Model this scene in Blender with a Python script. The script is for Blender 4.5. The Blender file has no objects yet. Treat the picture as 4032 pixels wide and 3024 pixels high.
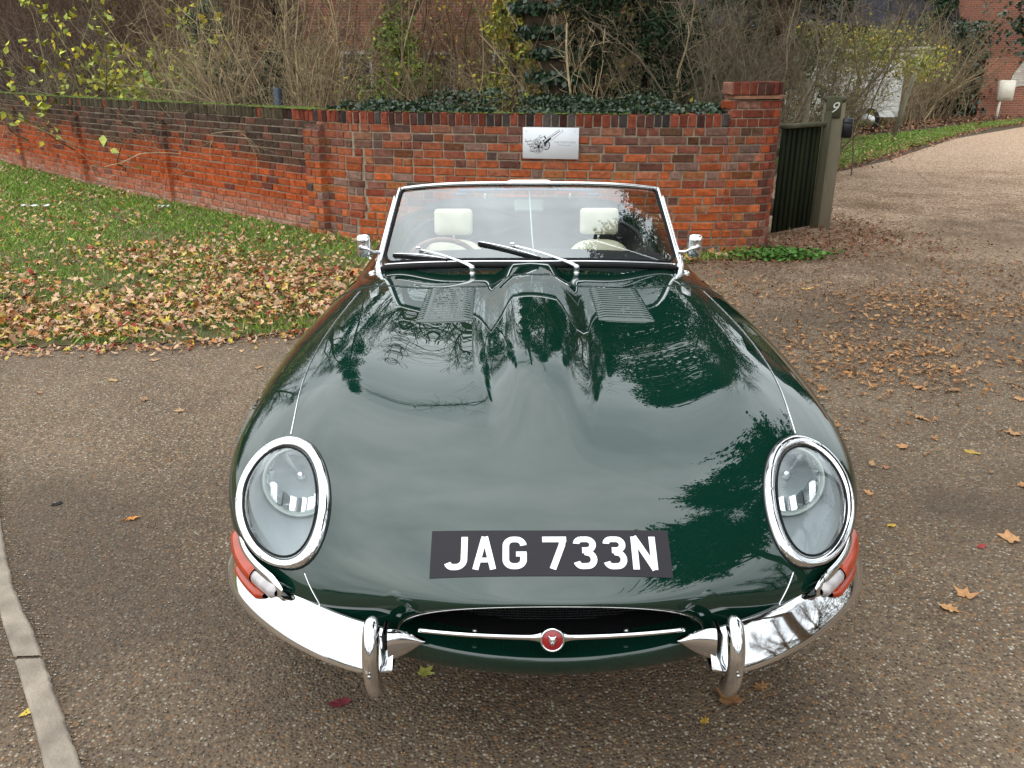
import bpy, math, random
import numpy as np
from mathutils import Vector, Matrix
from mathutils.bvhtree import BVHTree
from math import radians as R, pi
random.seed(7); rng = np.random.default_rng(7)
sc = bpy.context.scene
COL = sc.collection

# ------------------------------------------------------------ camera
cam_d = bpy.data.cameras.new('camera'); cam = bpy.data.objects.new('camera', cam_d); COL.objects.link(cam)
cam_d.sensor_width = 36.0; cam_d.lens = 29.26; cam_d.clip_start = 0.05; cam_d.clip_end = 1500
cam.location = (-0.090, -1.46, 1.62)
cam.rotation_euler = (R(90 - 20.6), 0, -0.004)
sc.camera = cam

# ------------------------------------------------------------ world: overcast daylight
SUN_EL, SUN_AZ = R(45), R(-125)          # azimuth measured from +Y towards +X: sun behind the camera's left shoulder
world = bpy.data.worlds.new("World"); sc.world = world; world.use_nodes = True
nt = world.node_tree; nt.nodes.clear()
def N(t, nt_, **kw):
    n = nt_.nodes.new(t)
    for k, v in kw.items(): setattr(n, k, v)
    return n
out = N('ShaderNodeOutputWorld', nt); bg = N('ShaderNodeBackground', nt); bg.inputs['Strength'].default_value = 0.15
sky = N('ShaderNodeTexSky', nt, sky_type='NISHITA', sun_disc=False, sun_elevation=SUN_EL, sun_rotation=SUN_AZ)
tc = N('ShaderNodeTexCoord', nt)
mp = N('ShaderNodeMapping', nt); mp.inputs['Scale'].default_value = (1, 1, 2.2)
no = N('ShaderNodeTexNoise', nt); no.inputs['Scale'].default_value = 1.7; no.inputs['Detail'].default_value = 5; no.inputs['Roughness'].default_value = .55
cr_ = N('ShaderNodeValToRGB', nt)
cr_.color_ramp.elements[0].position = .36; cr_.color_ramp.elements[0].color = (6.9, 7.5, 7.8, 1)
cr_.color_ramp.elements[1].position = .66; cr_.color_ramp.elements[1].color = (12.2, 12.9, 13.1, 1)
mx = N('ShaderNodeMix', nt, data_type='RGBA'); mx.inputs[0].default_value = .93
L = nt.links.new
L(tc.outputs['Generated'], mp.inputs[0]); L(mp.outputs[0], no.inputs['Vector']); L(no.outputs['Fac'], cr_.inputs[0])
sz = N('ShaderNodeSeparateXYZ', nt); L(tc.outputs['Generated'], sz.inputs[0])       # overcast skies are brighter overhead than at the horizon
gr = N('ShaderNodeMapRange', nt); gr.inputs[1].default_value = 0.0; gr.inputs[2].default_value = 1.0; gr.inputs[3].default_value = .62; gr.inputs[4].default_value = 1.22; L(sz.outputs['Z'], gr.inputs[0])
gm = N('ShaderNodeVectorMath', nt, operation='SCALE'); L(mx.outputs[2], gm.inputs[0]); L(gr.outputs[0], gm.inputs['Scale'])
L(sky.outputs[0], mx.inputs[6]); L(cr_.outputs[0], mx.inputs[7]); L(gm.outputs[0], bg.inputs[0]); L(bg.outputs[0], out.inputs[0])
sd = bpy.data.lights.new('sun', 'SUN'); so = bpy.data.objects.new('sun', sd); COL.objects.link(so)
sd.energy = .5; sd.angle = R(150); sd.color = (1, .92, .80)
sdir = Vector((math.sin(SUN_AZ) * math.cos(SUN_EL), math.cos(SUN_AZ) * math.cos(SUN_EL), math.sin(SUN_EL)))
so.rotation_euler = sdir.to_track_quat('Z', 'Y').to_euler(); so.location = sdir * 30
sc.view_settings.view_transform = 'Standard'; sc.view_settings.look = 'None'
sc.view_settings.exposure = 0.52; sc.view_settings.gamma = 1; sc.view_settings.use_curve_mapping = False
sc.cycles.max_bounces = 7; sc.cycles.transparent_max_bounces = 10; sc.cycles.sample_clamp_indirect = 6
sc.cycles.caustics_reflective = False; sc.cycles.caustics_refractive = False

# ------------------------------------------------------------ object helpers
def tag(o, label=None, cat=None, group=None, kind=None):
    if label: o['label'] = label
    if cat: o['category'] = cat
    if group: o['group'] = group
    if kind: o['kind'] = kind
    return o
def empty(name, loc=(0, 0, 0), rz=0.0, label=None, cat=None, group=None):
    o = bpy.data.objects.new(name, None); COL.objects.link(o); o.location = loc; o.rotation_euler = (0, 0, rz)
    o.empty_display_size = .2
    return tag(o, label, cat, group)
def mesh(name, V, F, m, parent=None, smooth=True, cols=None, fmat=None):
    me = bpy.data.meshes.new(name)
    V = np.asarray(V, dtype=np.float32).reshape(-1, 3)
    if isinstance(F, np.ndarray):
        nf, k = F.shape
        me.vertices.add(len(V)); me.vertices.foreach_set('co', V.ravel())
        me.loops.add(nf * k); me.loops.foreach_set('vertex_index', F.astype(np.int32).ravel())
        me.polygons.add(nf); me.polygons.foreach_set('loop_start', np.arange(0, nf * k, k, dtype=np.int32))
        me.polygons.foreach_set('loop_total', np.full(nf, k, dtype=np.int32))
        me.update(calc_edges=True)
    else:
        me.from_pydata([tuple(map(float, v)) for v in V], [], [tuple(map(int, f)) for f in F]); me.update()
    if smooth: me.polygons.foreach_set('use_smooth', np.ones(len(me.polygons), dtype=bool))
    ms = m if isinstance(m, (list, tuple)) else [m]
    for x in ms: me.materials.append(x)
    if fmat is not None: me.polygons.foreach_set('material_index', np.asarray(fmat, dtype=np.int32))
    if cols is not None:
        a = me.color_attributes.new('Col', 'FLOAT_COLOR', 'POINT')
        c = np.ones((len(V), 4), dtype=np.float32); c[:, :3] = cols; a.data.foreach_set('color', c.ravel())
    me.validate()
    o = bpy.data.objects.new(name, me); COL.objects.link(o)
    if parent is not None: o.parent = parent
    return o
class MB:
    """collects shapes that form ONE mesh"""
    def __init__(s): s.V = []; s.F = []; s.C = []; s.n = 0
    def add(s, V, F, col=(1, 1, 1)):
        V = np.asarray(V, float).reshape(-1, 3); s.V.append(V)
        s.F += [tuple(int(i) + s.n for i in f) for f in F]
        s.C.append(np.tile(np.asarray(col, float), (len(V), 1)) if np.ndim(col) == 1 else np.asarray(col)); s.n += len(V)
        return s
    def box(s, c, d, rz=0, col=(1, 1, 1), rx=0, ry=0, taper=1.0, bevel=0):
        h = np.array(d) / 2.0
        if bevel:
            b = min(bevel, h.min() * .9)
            P = []; 
            for k, (zz, ins) in enumerate([(-h[2], b), (-h[2] + b, 0), (h[2] - b, 0), (h[2], b)]):
                x, y = h[0] - ins, h[1] - ins
                q = b
                P += [(x - q, -y, zz), (x, -y + q, zz), (x, y - q, zz), (x - q, y, zz), (-x + q, y, zz), (-x, y - q, zz), (-x, -y + q, zz), (-x + q, -y, zz)]
            V = np.array(P); F = []
            for r in range(3):
                for i in range(8): F.append((r * 8 + i, r * 8 + (i + 1) % 8, (r + 1) * 8 + (i + 1) % 8, (r + 1) * 8 + i))
            F.append(tuple(range(7, -1, -1))); F.append(tuple(range(24, 32)))
        else:
            V = np.array([[x, y, z] for z in (-1, 1) for y in (-1, 1) for x in (-1, 1)], float) * h
            F = [(0, 2, 3, 1), (4, 5, 7, 6), (0, 1, 5, 4), (2, 6, 7, 3), (0, 4, 6, 2), (1, 3, 7, 5)]
        if taper != 1.0:
            k = 1 + (taper - 1) * (V[:, 2] / (2 * h[2]) + .5); V[:, 0] *= k; V[:, 1] *= k
        M = np.array((Matrix.Rotation(rz, 3, 'Z') @ Matrix.Rotation(ry, 3, 'Y') @ Matrix.Rotation(rx, 3, 'X')))
        return s.add(V @ M.T + np.array(c), F, col)
    def tube(s, P, r, k=8, closed=False, col=(1, 1, 1), flat=1.0, up=None):
        P = np.asarray(P, float); n = len(P); rr = np.broadcast_to(np.asarray(r, float), (n,))
        if closed: T = np.roll(P, -1, 0) - np.roll(P, 1, 0)
        else: T = np.gradient(P, axis=0)
        T /= np.maximum(np.linalg.norm(T, axis=1)[:, None], 1e-9)
        ref = np.array(up if up is not None else (0, 0, 1.0)); V = []
        for i in range(n):
            a = np.cross(T[i], ref)
            if np.linalg.norm(a) < 1e-3: a = np.cross(T[i], (1, 0, 0))
            a /= np.linalg.norm(a); b = np.cross(a, T[i])
            for j in range(k):
                t = 2 * pi * j / k; V.append(P[i] + rr[i] * (a * math.cos(t) + b * math.sin(t) * flat))
        F = []
        m_ = n if closed else n - 1
        for i in range(m_):
            for j in range(k):
                F.append((i * k + j, ((i + 1) % n) * k + j, ((i + 1) % n) * k + (j + 1) % k, i * k + (j + 1) % k))
        if not closed: F.append(tuple(range(k))); F.append(tuple((n - 1) * k + j for j in range(k - 1, -1, -1)))
        return s.add(V, F, col)
    def loft(s, rings, closed=True, cap0=False, cap1=False, col=(1, 1, 1)):
        rings = [np.asarray(r_, float) for r_ in rings]; k = len(rings[0]); F = []
        for i in range(len(rings) - 1):
            for j in range(k if closed else k - 1):
                F.append((i * k + j, i * k + (j + 1) % k, (i + 1) * k + (j + 1) % k, (i + 1) * k + j))
        if cap0: F.append(tuple(range(k - 1, -1, -1)))
        if cap1: F.append(tuple((len(rings) - 1) * k + j for j in range(k)))
        return s.add(np.concatenate(rings), F, col)
    def lathe(s, prof, c, axis=(0, 0, 1), k=24, col=(1, 1, 1), sx=1.0, caps=True):
        ax = np.array(axis, float); ax /= np.linalg.norm(ax)
        a = np.cross(ax, (0, 0, 1.0))
        if np.linalg.norm(a) < 1e-3: a = np.array((1.0, 0, 0))
        a /= np.linalg.norm(a); b = np.cross(ax, a)
        rings = [[np.array(c) + ax * h + r_ * (a * math.cos(2 * pi * j / k) * sx + b * math.sin(2 * pi * j / k)) for j in range(k)] for r_, h in prof]
        return s.loft(rings, cap0=caps and prof[0][0] > 1e-4, cap1=caps and prof[-1][0] > 1e-4, col=col)
    def build(s, name, m, parent=None, smooth=True, cols=False):
        return mesh(name, np.concatenate(s.V), s.F, m, parent, smooth, np.concatenate(s.C) if cols else None)
def shade_auto(o, ang=35):
    me = o.data
    me.set_sharp_from_angle(angle=R(ang)); return o

# ------------------------------------------------------------ materials
MC = {}
def pm(name, col, rough=.6, metal=0.0, var=.18, scale=8.0, bump=0.0, bscale=None, vcol=False, col2=None, coat=0.0, ior=None, coord='Object', detail=4, stretch=None, alpha=None, sub=0):
    if name in MC: return MC[name]
    m = bpy.data.materials.new(name); m.use_nodes = True; t = m.node_tree; t.nodes.clear()
    o = N('ShaderNodeOutputMaterial', t); b = N('ShaderNodeBsdfPrincipled', t); t.links.new(b.outputs[0], o.inputs[0])
    c = N('ShaderNodeTexCoord', t); src = c.outputs[coord]
    if stretch:
        mpp = N('ShaderNodeMapping', t); mpp.inputs['Scale'].default_value = stretch; t.links.new(src, mpp.inputs[0]); src = mpp.outputs[0]
    n = N('ShaderNodeTexNoise', t); n.inputs['Scale'].default_value = scale; n.inputs['Detail'].default_value = detail; t.links.new(src, n.inputs['Vector'])
    ramp = N('ShaderNodeValToRGB', t)
    ramp.color_ramp.elements[0].position = .3; ramp.color_ramp.elements[1].position = .7
    if vcol:
        ramp.color_ramp.elements[0].color = (1 - var,) * 3 + (1,); ramp.color_ramp.elements[1].color = (1 + var * .6,) * 3 + (1,)
        at = N('ShaderNodeVertexColor', t); at.layer_name = 'Col'
        mm = N('ShaderNodeMix', t, data_type='RGBA', blend_type='MULTIPLY'); mm.inputs[0].default_value = 1
        t.links.new(at.outputs[0], mm.inputs[6]); t.links.new(ramp.outputs[0], mm.inputs[7]); t.links.new(mm.outputs[2], b.inputs['Base Color'])
    else:
        c2 = col2 or tuple(min(1, x * (1 + var)) for x in col)
        c1 = tuple(x * (1 - var) for x in col) if not col2 else col
        ramp.color_ramp.elements[0].color = (*c1, 1); ramp.color_ramp.elements[1].color = (*c2, 1)
        t.links.new(ramp.outputs[0], b.inputs['Base Color'])
    t.links.new(n.outputs['Fac'], ramp.inputs[0])
    b.inputs['Roughness'].default_value = rough; b.inputs['Metallic'].default_value = metal
    if coat: b.inputs['Coat Weight'].default_value = coat; b.inputs['Coat Roughness'].default_value = .02
    if ior: b.inputs['IOR'].default_value = ior
    if rough > .5 and not metal and not coat: b.inputs['Specular IOR Level'].default_value = .12
    if sub: b.inputs['Subsurface Weight'].default_value = sub
    if bump:
        bn = N('ShaderNodeTexNoise', t); bn.inputs['Scale'].default_value = bscale or scale * 3; bn.inputs['Detail'].default_value = 5; t.links.new(src, bn.inputs['Vector'])
        bu = N('ShaderNodeBump', t); bu.inputs['Strength'].default_value = bump; bu.inputs['Distance'].default_value = .01
        t.links.new(bn.outputs['Fac'], bu.inputs['Height']); t.links.new(bu.outputs[0], b.inputs['Normal'])
    MC[name] = m; return m
def glass(name, tint=(1, 1, 1), f0=.05, rough=.0, strength=1.0):
    m = bpy.data.materials.new(name); m.use_nodes = True; t = m.node_tree; t.nodes.clear()
    o = N('ShaderNodeOutputMaterial', t); tr = N('ShaderNodeBsdfTransparent', t); tr.inputs[0].default_value = (*tint, 1)
    gl = N('ShaderNodeBsdfGlossy', t); gl.inputs['Roughness'].default_value = rough; gl.inputs['Color'].default_value = (.95, .98, 1, 1)
    lw = N('ShaderNodeLayerWeight', t); lw.inputs[0].default_value = .5      # Schlick from the facing angle, same from both sides
    pw = N('ShaderNodeMath', t, operation='POWER'); pw.inputs[1].default_value = 4.0; t.links.new(lw.outputs['Facing'], pw.inputs[0])
    fr = N('ShaderNodeMapRange', t); fr.inputs[3].default_value = f0; fr.inputs[4].default_value = 1.0; t.links.new(pw.outputs[0], fr.inputs[0])
    mxs = N('ShaderNodeMixShader', t); t.links.new(fr.outputs[0], mxs.inputs[0]); t.links.new(tr.outputs[0], mxs.inputs[1]); t.links.new(gl.outputs[0], mxs.inputs[2]); t.links.new(mxs.outputs[0], o.inputs[0])
    return m
PAINT = pm('racing_green_paint', (.0026, .0215, .0135), rough=.5, var=.06, scale=3, coat=1.0, ior=1.5)
PAINT.node_tree.nodes['Principled BSDF'].inputs['Coat IOR'].default_value = 1.74
PAINT.node_tree.nodes['Principled BSDF'].inputs['Specular IOR Level'].default_value = 0.0
PAINT.node_tree.nodes['Principled BSDF'].inputs['Coat Roughness'].default_value = 0.006
CHROME = pm('chrome', (.82, .82, .83), rough=.05, metal=1, var=.03, scale=20)
STEEL = pm('dull_steel', (.5, .5, .5), rough=.3, metal=1, var=.15, scale=30)
RUBBER = pm('black_rubber', (.012, .012, .012), rough=.55, var=.3, scale=30)
MESHBLK = pm('black_mesh', (.010, .010, .011), rough=.5, var=.4, scale=60)
CREAM = pm('cream_leather', (.72, .66, .47), rough=.45, var=.06, scale=12, bump=.15, bscale=120)
BLACKV = pm('black_vinyl', (.012, .012, .013), rough=.5, var=.25, scale=20, bump=.1, bscale=200)
SILVER = pm('silver_painted_bowl', (.40, .43, .44), rough=.30, var=.03, scale=3)
LAMPRIB = pm('lamp_prism', (.86, .90, .93), rough=.30, var=.03, scale=50, coat=1.0)
LAMPREF = pm('lamp_reflector', (.88, .89, .90), rough=.07, metal=1, var=.04, scale=50)
AMBER = pm('amber_lens', (.38, .034, .003), rough=.16, var=.15, scale=40, coat=.3)
CLEAR = pm('ribbed_clear_lens', (.42, .38, .38), rough=.12, var=.25, scale=30, coat=1.0, bump=.25, bscale=90)
PLATEB = pm('plate_black', (.030, .0275, .032), rough=.6, var=.04, scale=5)
PLATEW = pm('plate_white', (.82, .83, .86), rough=.5, var=.03, scale=5)
WHITEP = pm('white_paint', (.78, .78, .76), rough=.3, var=.05, scale=4, coat=.5)
TYRE = pm('tyre_rubber', (.018, .018, .018), rough=.8, var=.3, scale=30)
WOODST = pm('wood_rim', (.22, .085, .04), rough=.3, var=.2, scale=20, coat=.5)
SCREEN = glass('windscreen_glass', (.66, .72, .73), .19)
LAMPGL = glass('lamp_glass', (.93, .95, .96), .05)

# ------------------------------------------------------------ car body surface
#      y     sweep  W     zw    zt    zb    p(upper)  q(lower)
ST=np.array([
[-.007,.055,.332,.478,.580,.450,2.0,2.0],
[-.012,.060,.345,.481,.586,.438,2.0,2.0],
[-.006,.066,.400,.484,.594,.412,2.1,2.0],
[ .022,.078,.520,.492,.608,.386,2.2,2.1],
[ .080,.095,.630,.504,.642,.375,2.35,2.2],
[ .150,.115,.710,.512,.682,.355,2.45,2.3],
[ .250,.120,.778,.530,.722,.330,2.5,2.4],
[ .400,.100,.832,.560,.760,.300,2.6,2.6],
[ .600,.060,.862,.585,.796,.262,2.7,2.8],
[ .900,.015,.874,.605,.824,.240,2.85,3.0],
[1.400,.000,.872,.612,.842,.230,3.0,3.2],
[1.950,.000,.846,.602,.842,.225,3.0,3.2],
[2.600,.000,.832,.595,.838,.225,3.0,3.2],
[3.200,.000,.840,.600,.868,.230,2.9,3.0],
[3.700,.000,.845,.610,.885,.245,2.7,2.8],
[4.150,-.040,.770,.610,.820,.290,2.4,2.5],
[4.420,-.120,.660,.590,.740,.350,2.2,2.3],
[4.580,-.180,.500,.570,.670,.420,2.1,2.1],
[4.640,-.200,.250,.560,.615,.480,2.0,2.0],
])
def cr(t,P):
    # natural cubic spline through the stations (curvature-continuous skin)
    n=len(P)-1; A=np.zeros((n+1,n+1)); B=np.zeros_like(P); A[0,0]=A[n,n]=1
    for i in range(1,n): A[i,i-1]=A[i,i+1]=1; A[i,i]=4; B[i]=6*(P[i-1]-2*P[i]+P[i+1])
    M=np.linalg.solve(A,B); t=np.clip(t,0,n-1e-9); i=t.astype(int); f=(t-i)[:,None]; g=1-f
    return g*P[i]+f*P[i+1]+((g**3-g)*M[i]+(f**3-f)*M[i+1])/6
def ss(a,b,x):
    t=np.clip((x-a)/(b-a),0,1); return t*t*t*(10-15*t+6*t*t)
def bulge(x,y):
    # power bulge: rises from a rounded nose, firm shoulders
    hw=.110+.052*ss(.30,1.20,y)-.038*ss(1.45,1.95,y)
    hgt=.051*ss(.28,.88,y)-.014*ss(1.45,1.95,y)
    hgt=hgt*(1-ss(1.96,2.06,y))
    r=np.abs(x)/hw
    return hgt*(1-ss(.42,1.24,r))
def extra(x,y):
    f=ss(.15,1.0,y)*(1-ss(1.75,2.5,y))
    e=.022*f*np.exp(-((np.abs(x)-.60)/.15)**2)-.005*f*np.exp(-((np.abs(x)-.36)/.14)**2)
    return e+bulge(x,y)
def grid(ns=300,na=192,s0=0,s1=None):
    s1=len(ST)-1 if s1 is None else s1
    t=np.linspace(s0,s1,ns); S=cr(t,ST)
    a=np.linspace(0,2*np.pi,na,endpoint=False)
    y0,sw,W,zw,zt,zb,p,q=[S[:,k][:,None] for k in range(8)]
    sn,cs=np.sin(a)[None],np.cos(a)[None]
    pw=np.where(cs>=0,p,q)
    e=2/pw
    X=W*np.sign(sn)*np.abs(sn)**e
    Z=zw+np.where(cs>=0,(zt-zw),(zw-zb))*np.sign(cs)*np.abs(cs)**e
    xi=X/np.maximum(W,1e-6)
    Y=y0+sw*xi**2
    w=ss(0,.5,cs)
    Z=Z+w*extra(X,Y)
    return X,Y,Z,t,a

# ------------------------------------------------------------ THE CAR
car = empty('sports_car', (0, 0, 0), 0, 'dark green open sports car with chrome bumpers and covered headlights facing the camera', 'car')
def in_poly(x, y, poly):
    x = np.asarray(x); y = np.asarray(y); ins = np.zeros(x.shape, bool); n = len(poly); j = n - 1
    for i in range(n):
        xi, yi = poly[i]; xj, yj = poly[j]
        c = ((yi > y) != (yj > y)) & (x < (xj - xi) * (y - yi) / ((yj - yi) if yj != yi else 1e-12) + xi)
        ins ^= c; j = i
    return ins
def resample(P, n, closed=False, smooth=0):
    P = np.asarray(P, float)
    if smooth:
        for _ in range(smooth):
            if closed: P = (np.roll(P, 1, 0) + 2 * P + np.roll(P, -1, 0)) / 4
            else: P[1:-1] = (P[:-2] + 2 * P[1:-1] + P[2:]) / 4
    Q = np.vstack([P, P[:1]]) if closed else P
    d = np.r_[0, np.cumsum(np.linalg.norm(np.diff(Q, axis=0), axis=1))]
    # catmull-rom through arc length
    t = np.linspace(0, d[-1], n, endpoint=not closed); out_ = []
    m_ = len(Q) - 1
    for u in t:
        i = min(np.searchsorted(d, u, side='right') - 1, m_ - 1); f = (u - d[i]) / (d[i + 1] - d[i])
        if closed: g = lambda k: P[k % len(P)]
        else: g = lambda k: P[min(max(k, 0), len(P) - 1)]
        p0, p1, p2, p3 = g(i - 1), g(i), g(i + 1), g(i + 2)
        out_.append(.5 * ((2 * p1) + (-p0 + p2) * f + (2 * p0 - 5 * p1 + 4 * p2 - p3) * f * f + (-p0 + 3 * p1 - 3 * p2 + p3) * f ** 3))
    return np.array(out_)
RIM_OUT = [(-.643,.520,.739),(-.688,.528,.726),(-.728,.512,.705),(-.755,.485,.680),(-.768,.448,.650),(-.772,.407,.618),(-.765,.368,.590),(-.745,.325,.567),(-.706,.267,.550),(-.661,.213,.545),(-.611,.171,.551),(-.565,.143,.559),(-.536,.136,.580),(-.516,.152,.603),(-.504,.178,.628),(-.499,.218,.654),(-.501,.263,.678),(-.516,.322,.699),(-.537,.384,.718),(-.564,.440,.731),(-.602,.488,.738)]
RIM_IN = [(-.659,.487,.723),(-.690,.492,.714),(-.718,.484,.699),(-.738,.462,.678),(-.750,.430,.651),(-.752,.392,.624),(-.741,.348,.602),(-.720,.304,.584),(-.690,.262,.573),(-.655,.221,.568),(-.620,.191,.571),(-.588,.171,.576),(-.565,.167,.588),(-.549,.173,.604),(-.537,.192,.625),(-.533,.221,.644),(-.534,.256,.664),(-.542,.306,.686),(-.558,.358,.702),(-.581,.413,.719),(-.616,.459,.728)]
def polar_pair(A, B, n):
    A = resample(A, 240, True, 2); B = resample(B, 240, True, 2); c = B.mean(0); nn = np.linalg.svd(B - c)[2][2]; e1 = np.cross(nn, (0, 0, 1.)); e1 /= np.linalg.norm(e1); e2 = np.cross(nn, e1)
    res = []
    for Q in (A, B):
        a = np.arctan2((Q - c) @ e2, (Q - c) @ e1) % (2 * pi); o = np.argsort(a); a = a[o]; Q = Q[o]; g = np.linspace(0, 2 * pi, n, endpoint=False)
        M_ = np.stack([np.interp(g, a, Q[:, k], period=2 * pi) for k in range(3)], 1)
        for _ in range(3): M_ = (np.roll(M_, 1, 0) + 2 * M_ + np.roll(M_, -1, 0)) / 4
        res.append(M_)
    return res
RO, RI = polar_pair(RIM_OUT, RIM_IN, 84); RI = RI + (RO - RI) * .12
MID = (RO * .45 + RI * .55)
# full body grid
X, Y, Z, tt, aa = grid(420, 256)
ns, na = X.shape
P = np.stack([X, Y, Z], -1)
# BVH of the uncut skin, for laying things on it
def quads(i0, i1):
    i = np.arange(i0, i1)[:, None]; j = np.arange(na)[None]
    return np.stack([i * na + j, i * na + (j + 1) % na, (i + 1) * na + (j + 1) % na, (i + 1) * na + j], -1).reshape(-1, 4)
allq = quads(0, ns - 1)
BV = BVHTree.FromPolygons([tuple(p) for p in P.reshape(-1, 3).tolist()], [tuple(q) for q in allq.tolist()])
def snap(p, off=0.0):
    co, nn, _, _ = BV.find_nearest(Vector(p))
    cc = Vector((0, co.y, .5))
    if nn.dot(co - cc) < 0: nn = -nn
    return np.array(co + nn * off), np.array(nn)
def top(x, y, off=0.0):
    co, nn, _, _ = BV.ray_cast(Vector((x, y, 3)), Vector((0, 0, -1)))
    if co is None: return snap((x, y, .8), off)
    if nn.z < 0: nn = -nn
    return np.array(co + nn * off), np.array(nn)
# wheel arches: slide vertices onto the arch circle, then drop the faces inside
AX_F, AX_R, AXZ, ARCH = .84, 3.49, .32, .365
fc = lambda Q: P.reshape(-1, 3)[Q].mean(1)
keep = np.ones(len(allq), bool); C4 = fc(allq)
for ay in (AX_F, AX_R):
    dd = np.hypot(P[..., 1] - ay, P[..., 2] - AXZ); near = (np.abs(dd - ARCH) < .022) & (np.abs(X) > .6) & (P[..., 2] < .75)
    k = ARCH / np.maximum(dd, 1e-6)
    P[..., 1] = np.where(near, ay + (P[..., 1] - ay) * k, P[..., 1]); P[..., 2] = np.where(near, AXZ + (P[..., 2] - AXZ) * k, P[..., 2])
    keep &= ~((np.hypot(C4[:, 1] - ay, C4[:, 2] - AXZ) < ARCH) & (np.abs(C4[:, 0]) > .55) & (C4[:, 2] < .72))
for sx in (-1, 1):
    poly = [(sx * -p[0], p[1]) for p in MID]
    keep &= ~(in_poly(C4[:, 0], C4[:, 1], poly) & (C4[:, 2] > .50))
# cockpit opening
def ckp(t, s=1.0):
    c, s_ = np.cos(t), np.sin(t); e = 2 / 3.2
    return .60 * s * np.sign(c) * np.abs(c) ** e, 2.70 + .63 * s * np.sign(s_) * np.abs(s_) ** e
CK = [ckp(t) for t in np.linspace(0, 2 * pi, 120, endpoint=False)]
keep &= ~(in_poly(C4[:, 0], C4[:, 1], CK) & (C4[:, 2] > .6))
ycut = 1.68
front = C4[:, 1] - .22 * np.clip((np.abs(C4[:, 0]) - .45) / .35, 0, 1) ** 2 < ycut
def sub(mask, name, m, mirror=False):
    q = allq[mask]; u, inv = np.unique(q, return_inverse=True)
    return mesh(name, P.reshape(-1, 3)[u], inv.reshape(q.shape), m, car)
bonnet = sub(keep & front, 'bonnet', PAINT)
body = sub(keep & ~front, 'body', PAINT)
# dark lip turned into the intake, grille mesh
mb = MB(); k = 96
ring = []
for dy, sc_, dz in ((0, 1.0, 0), (.012, .975, 0), (.03, .965, 0), (.07, .95, .0), (.16, .93, -.01), (.24, .9, -.02)):
    rr = []
    for j in range(k):
        jj = j / k * na; p = P[0, int(jj) % na]; c0 = np.array((0, p[1], .512))
        rr.append(np.array((p[0] * sc_, p[1] + dy, c0[2] + (p[2] - c0[2]) * sc_ + dz)))
    ring.append(rr)
MB().loft(ring[:4]).build('intake_lip', PAINT, car)
MB().loft(ring[3:], cap1=True).build('intake_duct', MESHBLK, car)
# air-intake grille: woven wires
mb = MB()
for i in range(-46, 47):
    x = i * .0065
    zt_ = .512 + .052 * math.sqrt(max(0, 1 - (x / .318) ** 2)); zb_ = .478 - .018 * math.sqrt(max(0, 1 - (x / .318) ** 2))
    mb.tube([(x, .115 + .04 * (x / .33) ** 2, zb_), (x, .115 + .04 * (x / .33) ** 2, zt_)], .0011, 4)
for z in np.arange(.462, .562, .0065):
    w_ = .30 * math.sqrt(max(0.02, 1 - ((z - .512) / .054) ** 2))
    mb.tube([(x, .113 + .04 * (x / .33) ** 2, z) for x in np.linspace(-w_, w_, 16)], .0011, 4)
mb.build('grille_mesh', pm('grille_wire', (.035, .035, .038), rough=.35, metal=.6, var=.2), car)
# thin bright edge round the mouth
MB().tube([P[0, j] * (1, 1, 1) + np.array((0, -.001, 0)) for j in range(0, na, 2) if math.cos(aa[j]) > -.1] if False else [P[0, j] for j in list(range(192, na, 2)) + list(range(0, 65, 2))], .0016, 6).build('intake_trim', CHROME, car)
# mouth bar with round badge
mb = MB(); yb = -.012
def barring(x, h, d):
    return [(x, yb + .035 * (x / .33) ** 2 + d * math.cos(t), .5080 + h * math.sin(t)) for t in np.linspace(0, 2 * pi, 14, endpoint=False)]
rs = []
for x in np.linspace(-.283, .283, 61):
    a_ = abs(x); h = .0046 + .0026 * (1 - a_ / .283) + .0155 * math.exp(-(a_ / .026) ** 2.2)
    rs.append(barring(x, h, .0065 + .006 * math.exp(-(a_ / .03) ** 2)))
mb.loft(rs, cap0=True, cap1=True); mb.build('mouth_bar', CHROME, car)
bar_badge = MB().lathe([(.0, .0), (.024, .0), (.0265, .004), (.0265, .009), (.0245, .012), (.0222, .0125), (.0216, .011)], (0, yb - .004, .5080), (0, -.96, .27), 40).build('badge', CHROME, car)
MB().lathe([(.0218, 0), (.021, .0008), (0, .0012)], (0, yb - .0145, .5110), (0, -.96, .27), 40).build('badge_disc', pm('badge_red', (.30, .012, .016), rough=.25, var=.1, coat=.5), bar_badge)
# cat-face emblem: domed head, ears, brow, muzzle
mb = MB(); bc = np.array((0, yb - .0165, .5115)); bu_ = np.array((0, .27, .96)); bn_ = np.array((0, -.96, .27)); br = np.array((1.0, 0, 0))
def B(x, z, h=0): return bc + br * x * .001 + bu_ * z * .001 + bn_ * h * .001
face = [(-7.5, 9.5), (-9.5, 14), (-5, 10.5), (0, 10), (5, 10.5), (9.5, 14), (7.5, 9.5), (9.3, 3), (7, -3), (4.2, -8), (2.4, -11), (0, -11.8), (-2.4, -11), (-4.2, -8), (-7, -3), (-9.3, 3)]
face = [(x * .95, z * .9 - 1) for x, z in face]
mb.loft([[B(x, z, -.5) for x, z in face], [B(x, z, .8) for x, z in face], [B(x * .7, z * .7, 2.2) for x, z in face], [B(x * .25, z * .25, 2.8) for x, z in face]], cap1=True)
for sx in (-1, 1):
    mb.lathe([(1.5e-3, 0), (1e-3, .8e-3), (0, 1e-3)], B(sx * 3.4, 3.2, 2.0), bn_, 8); mb.lathe([(2.1e-3, 0), (1.5e-3, 1e-3), (0, 1.4e-3)], B(sx * 2.2, -5, 1.6), bn_, 8)
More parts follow.
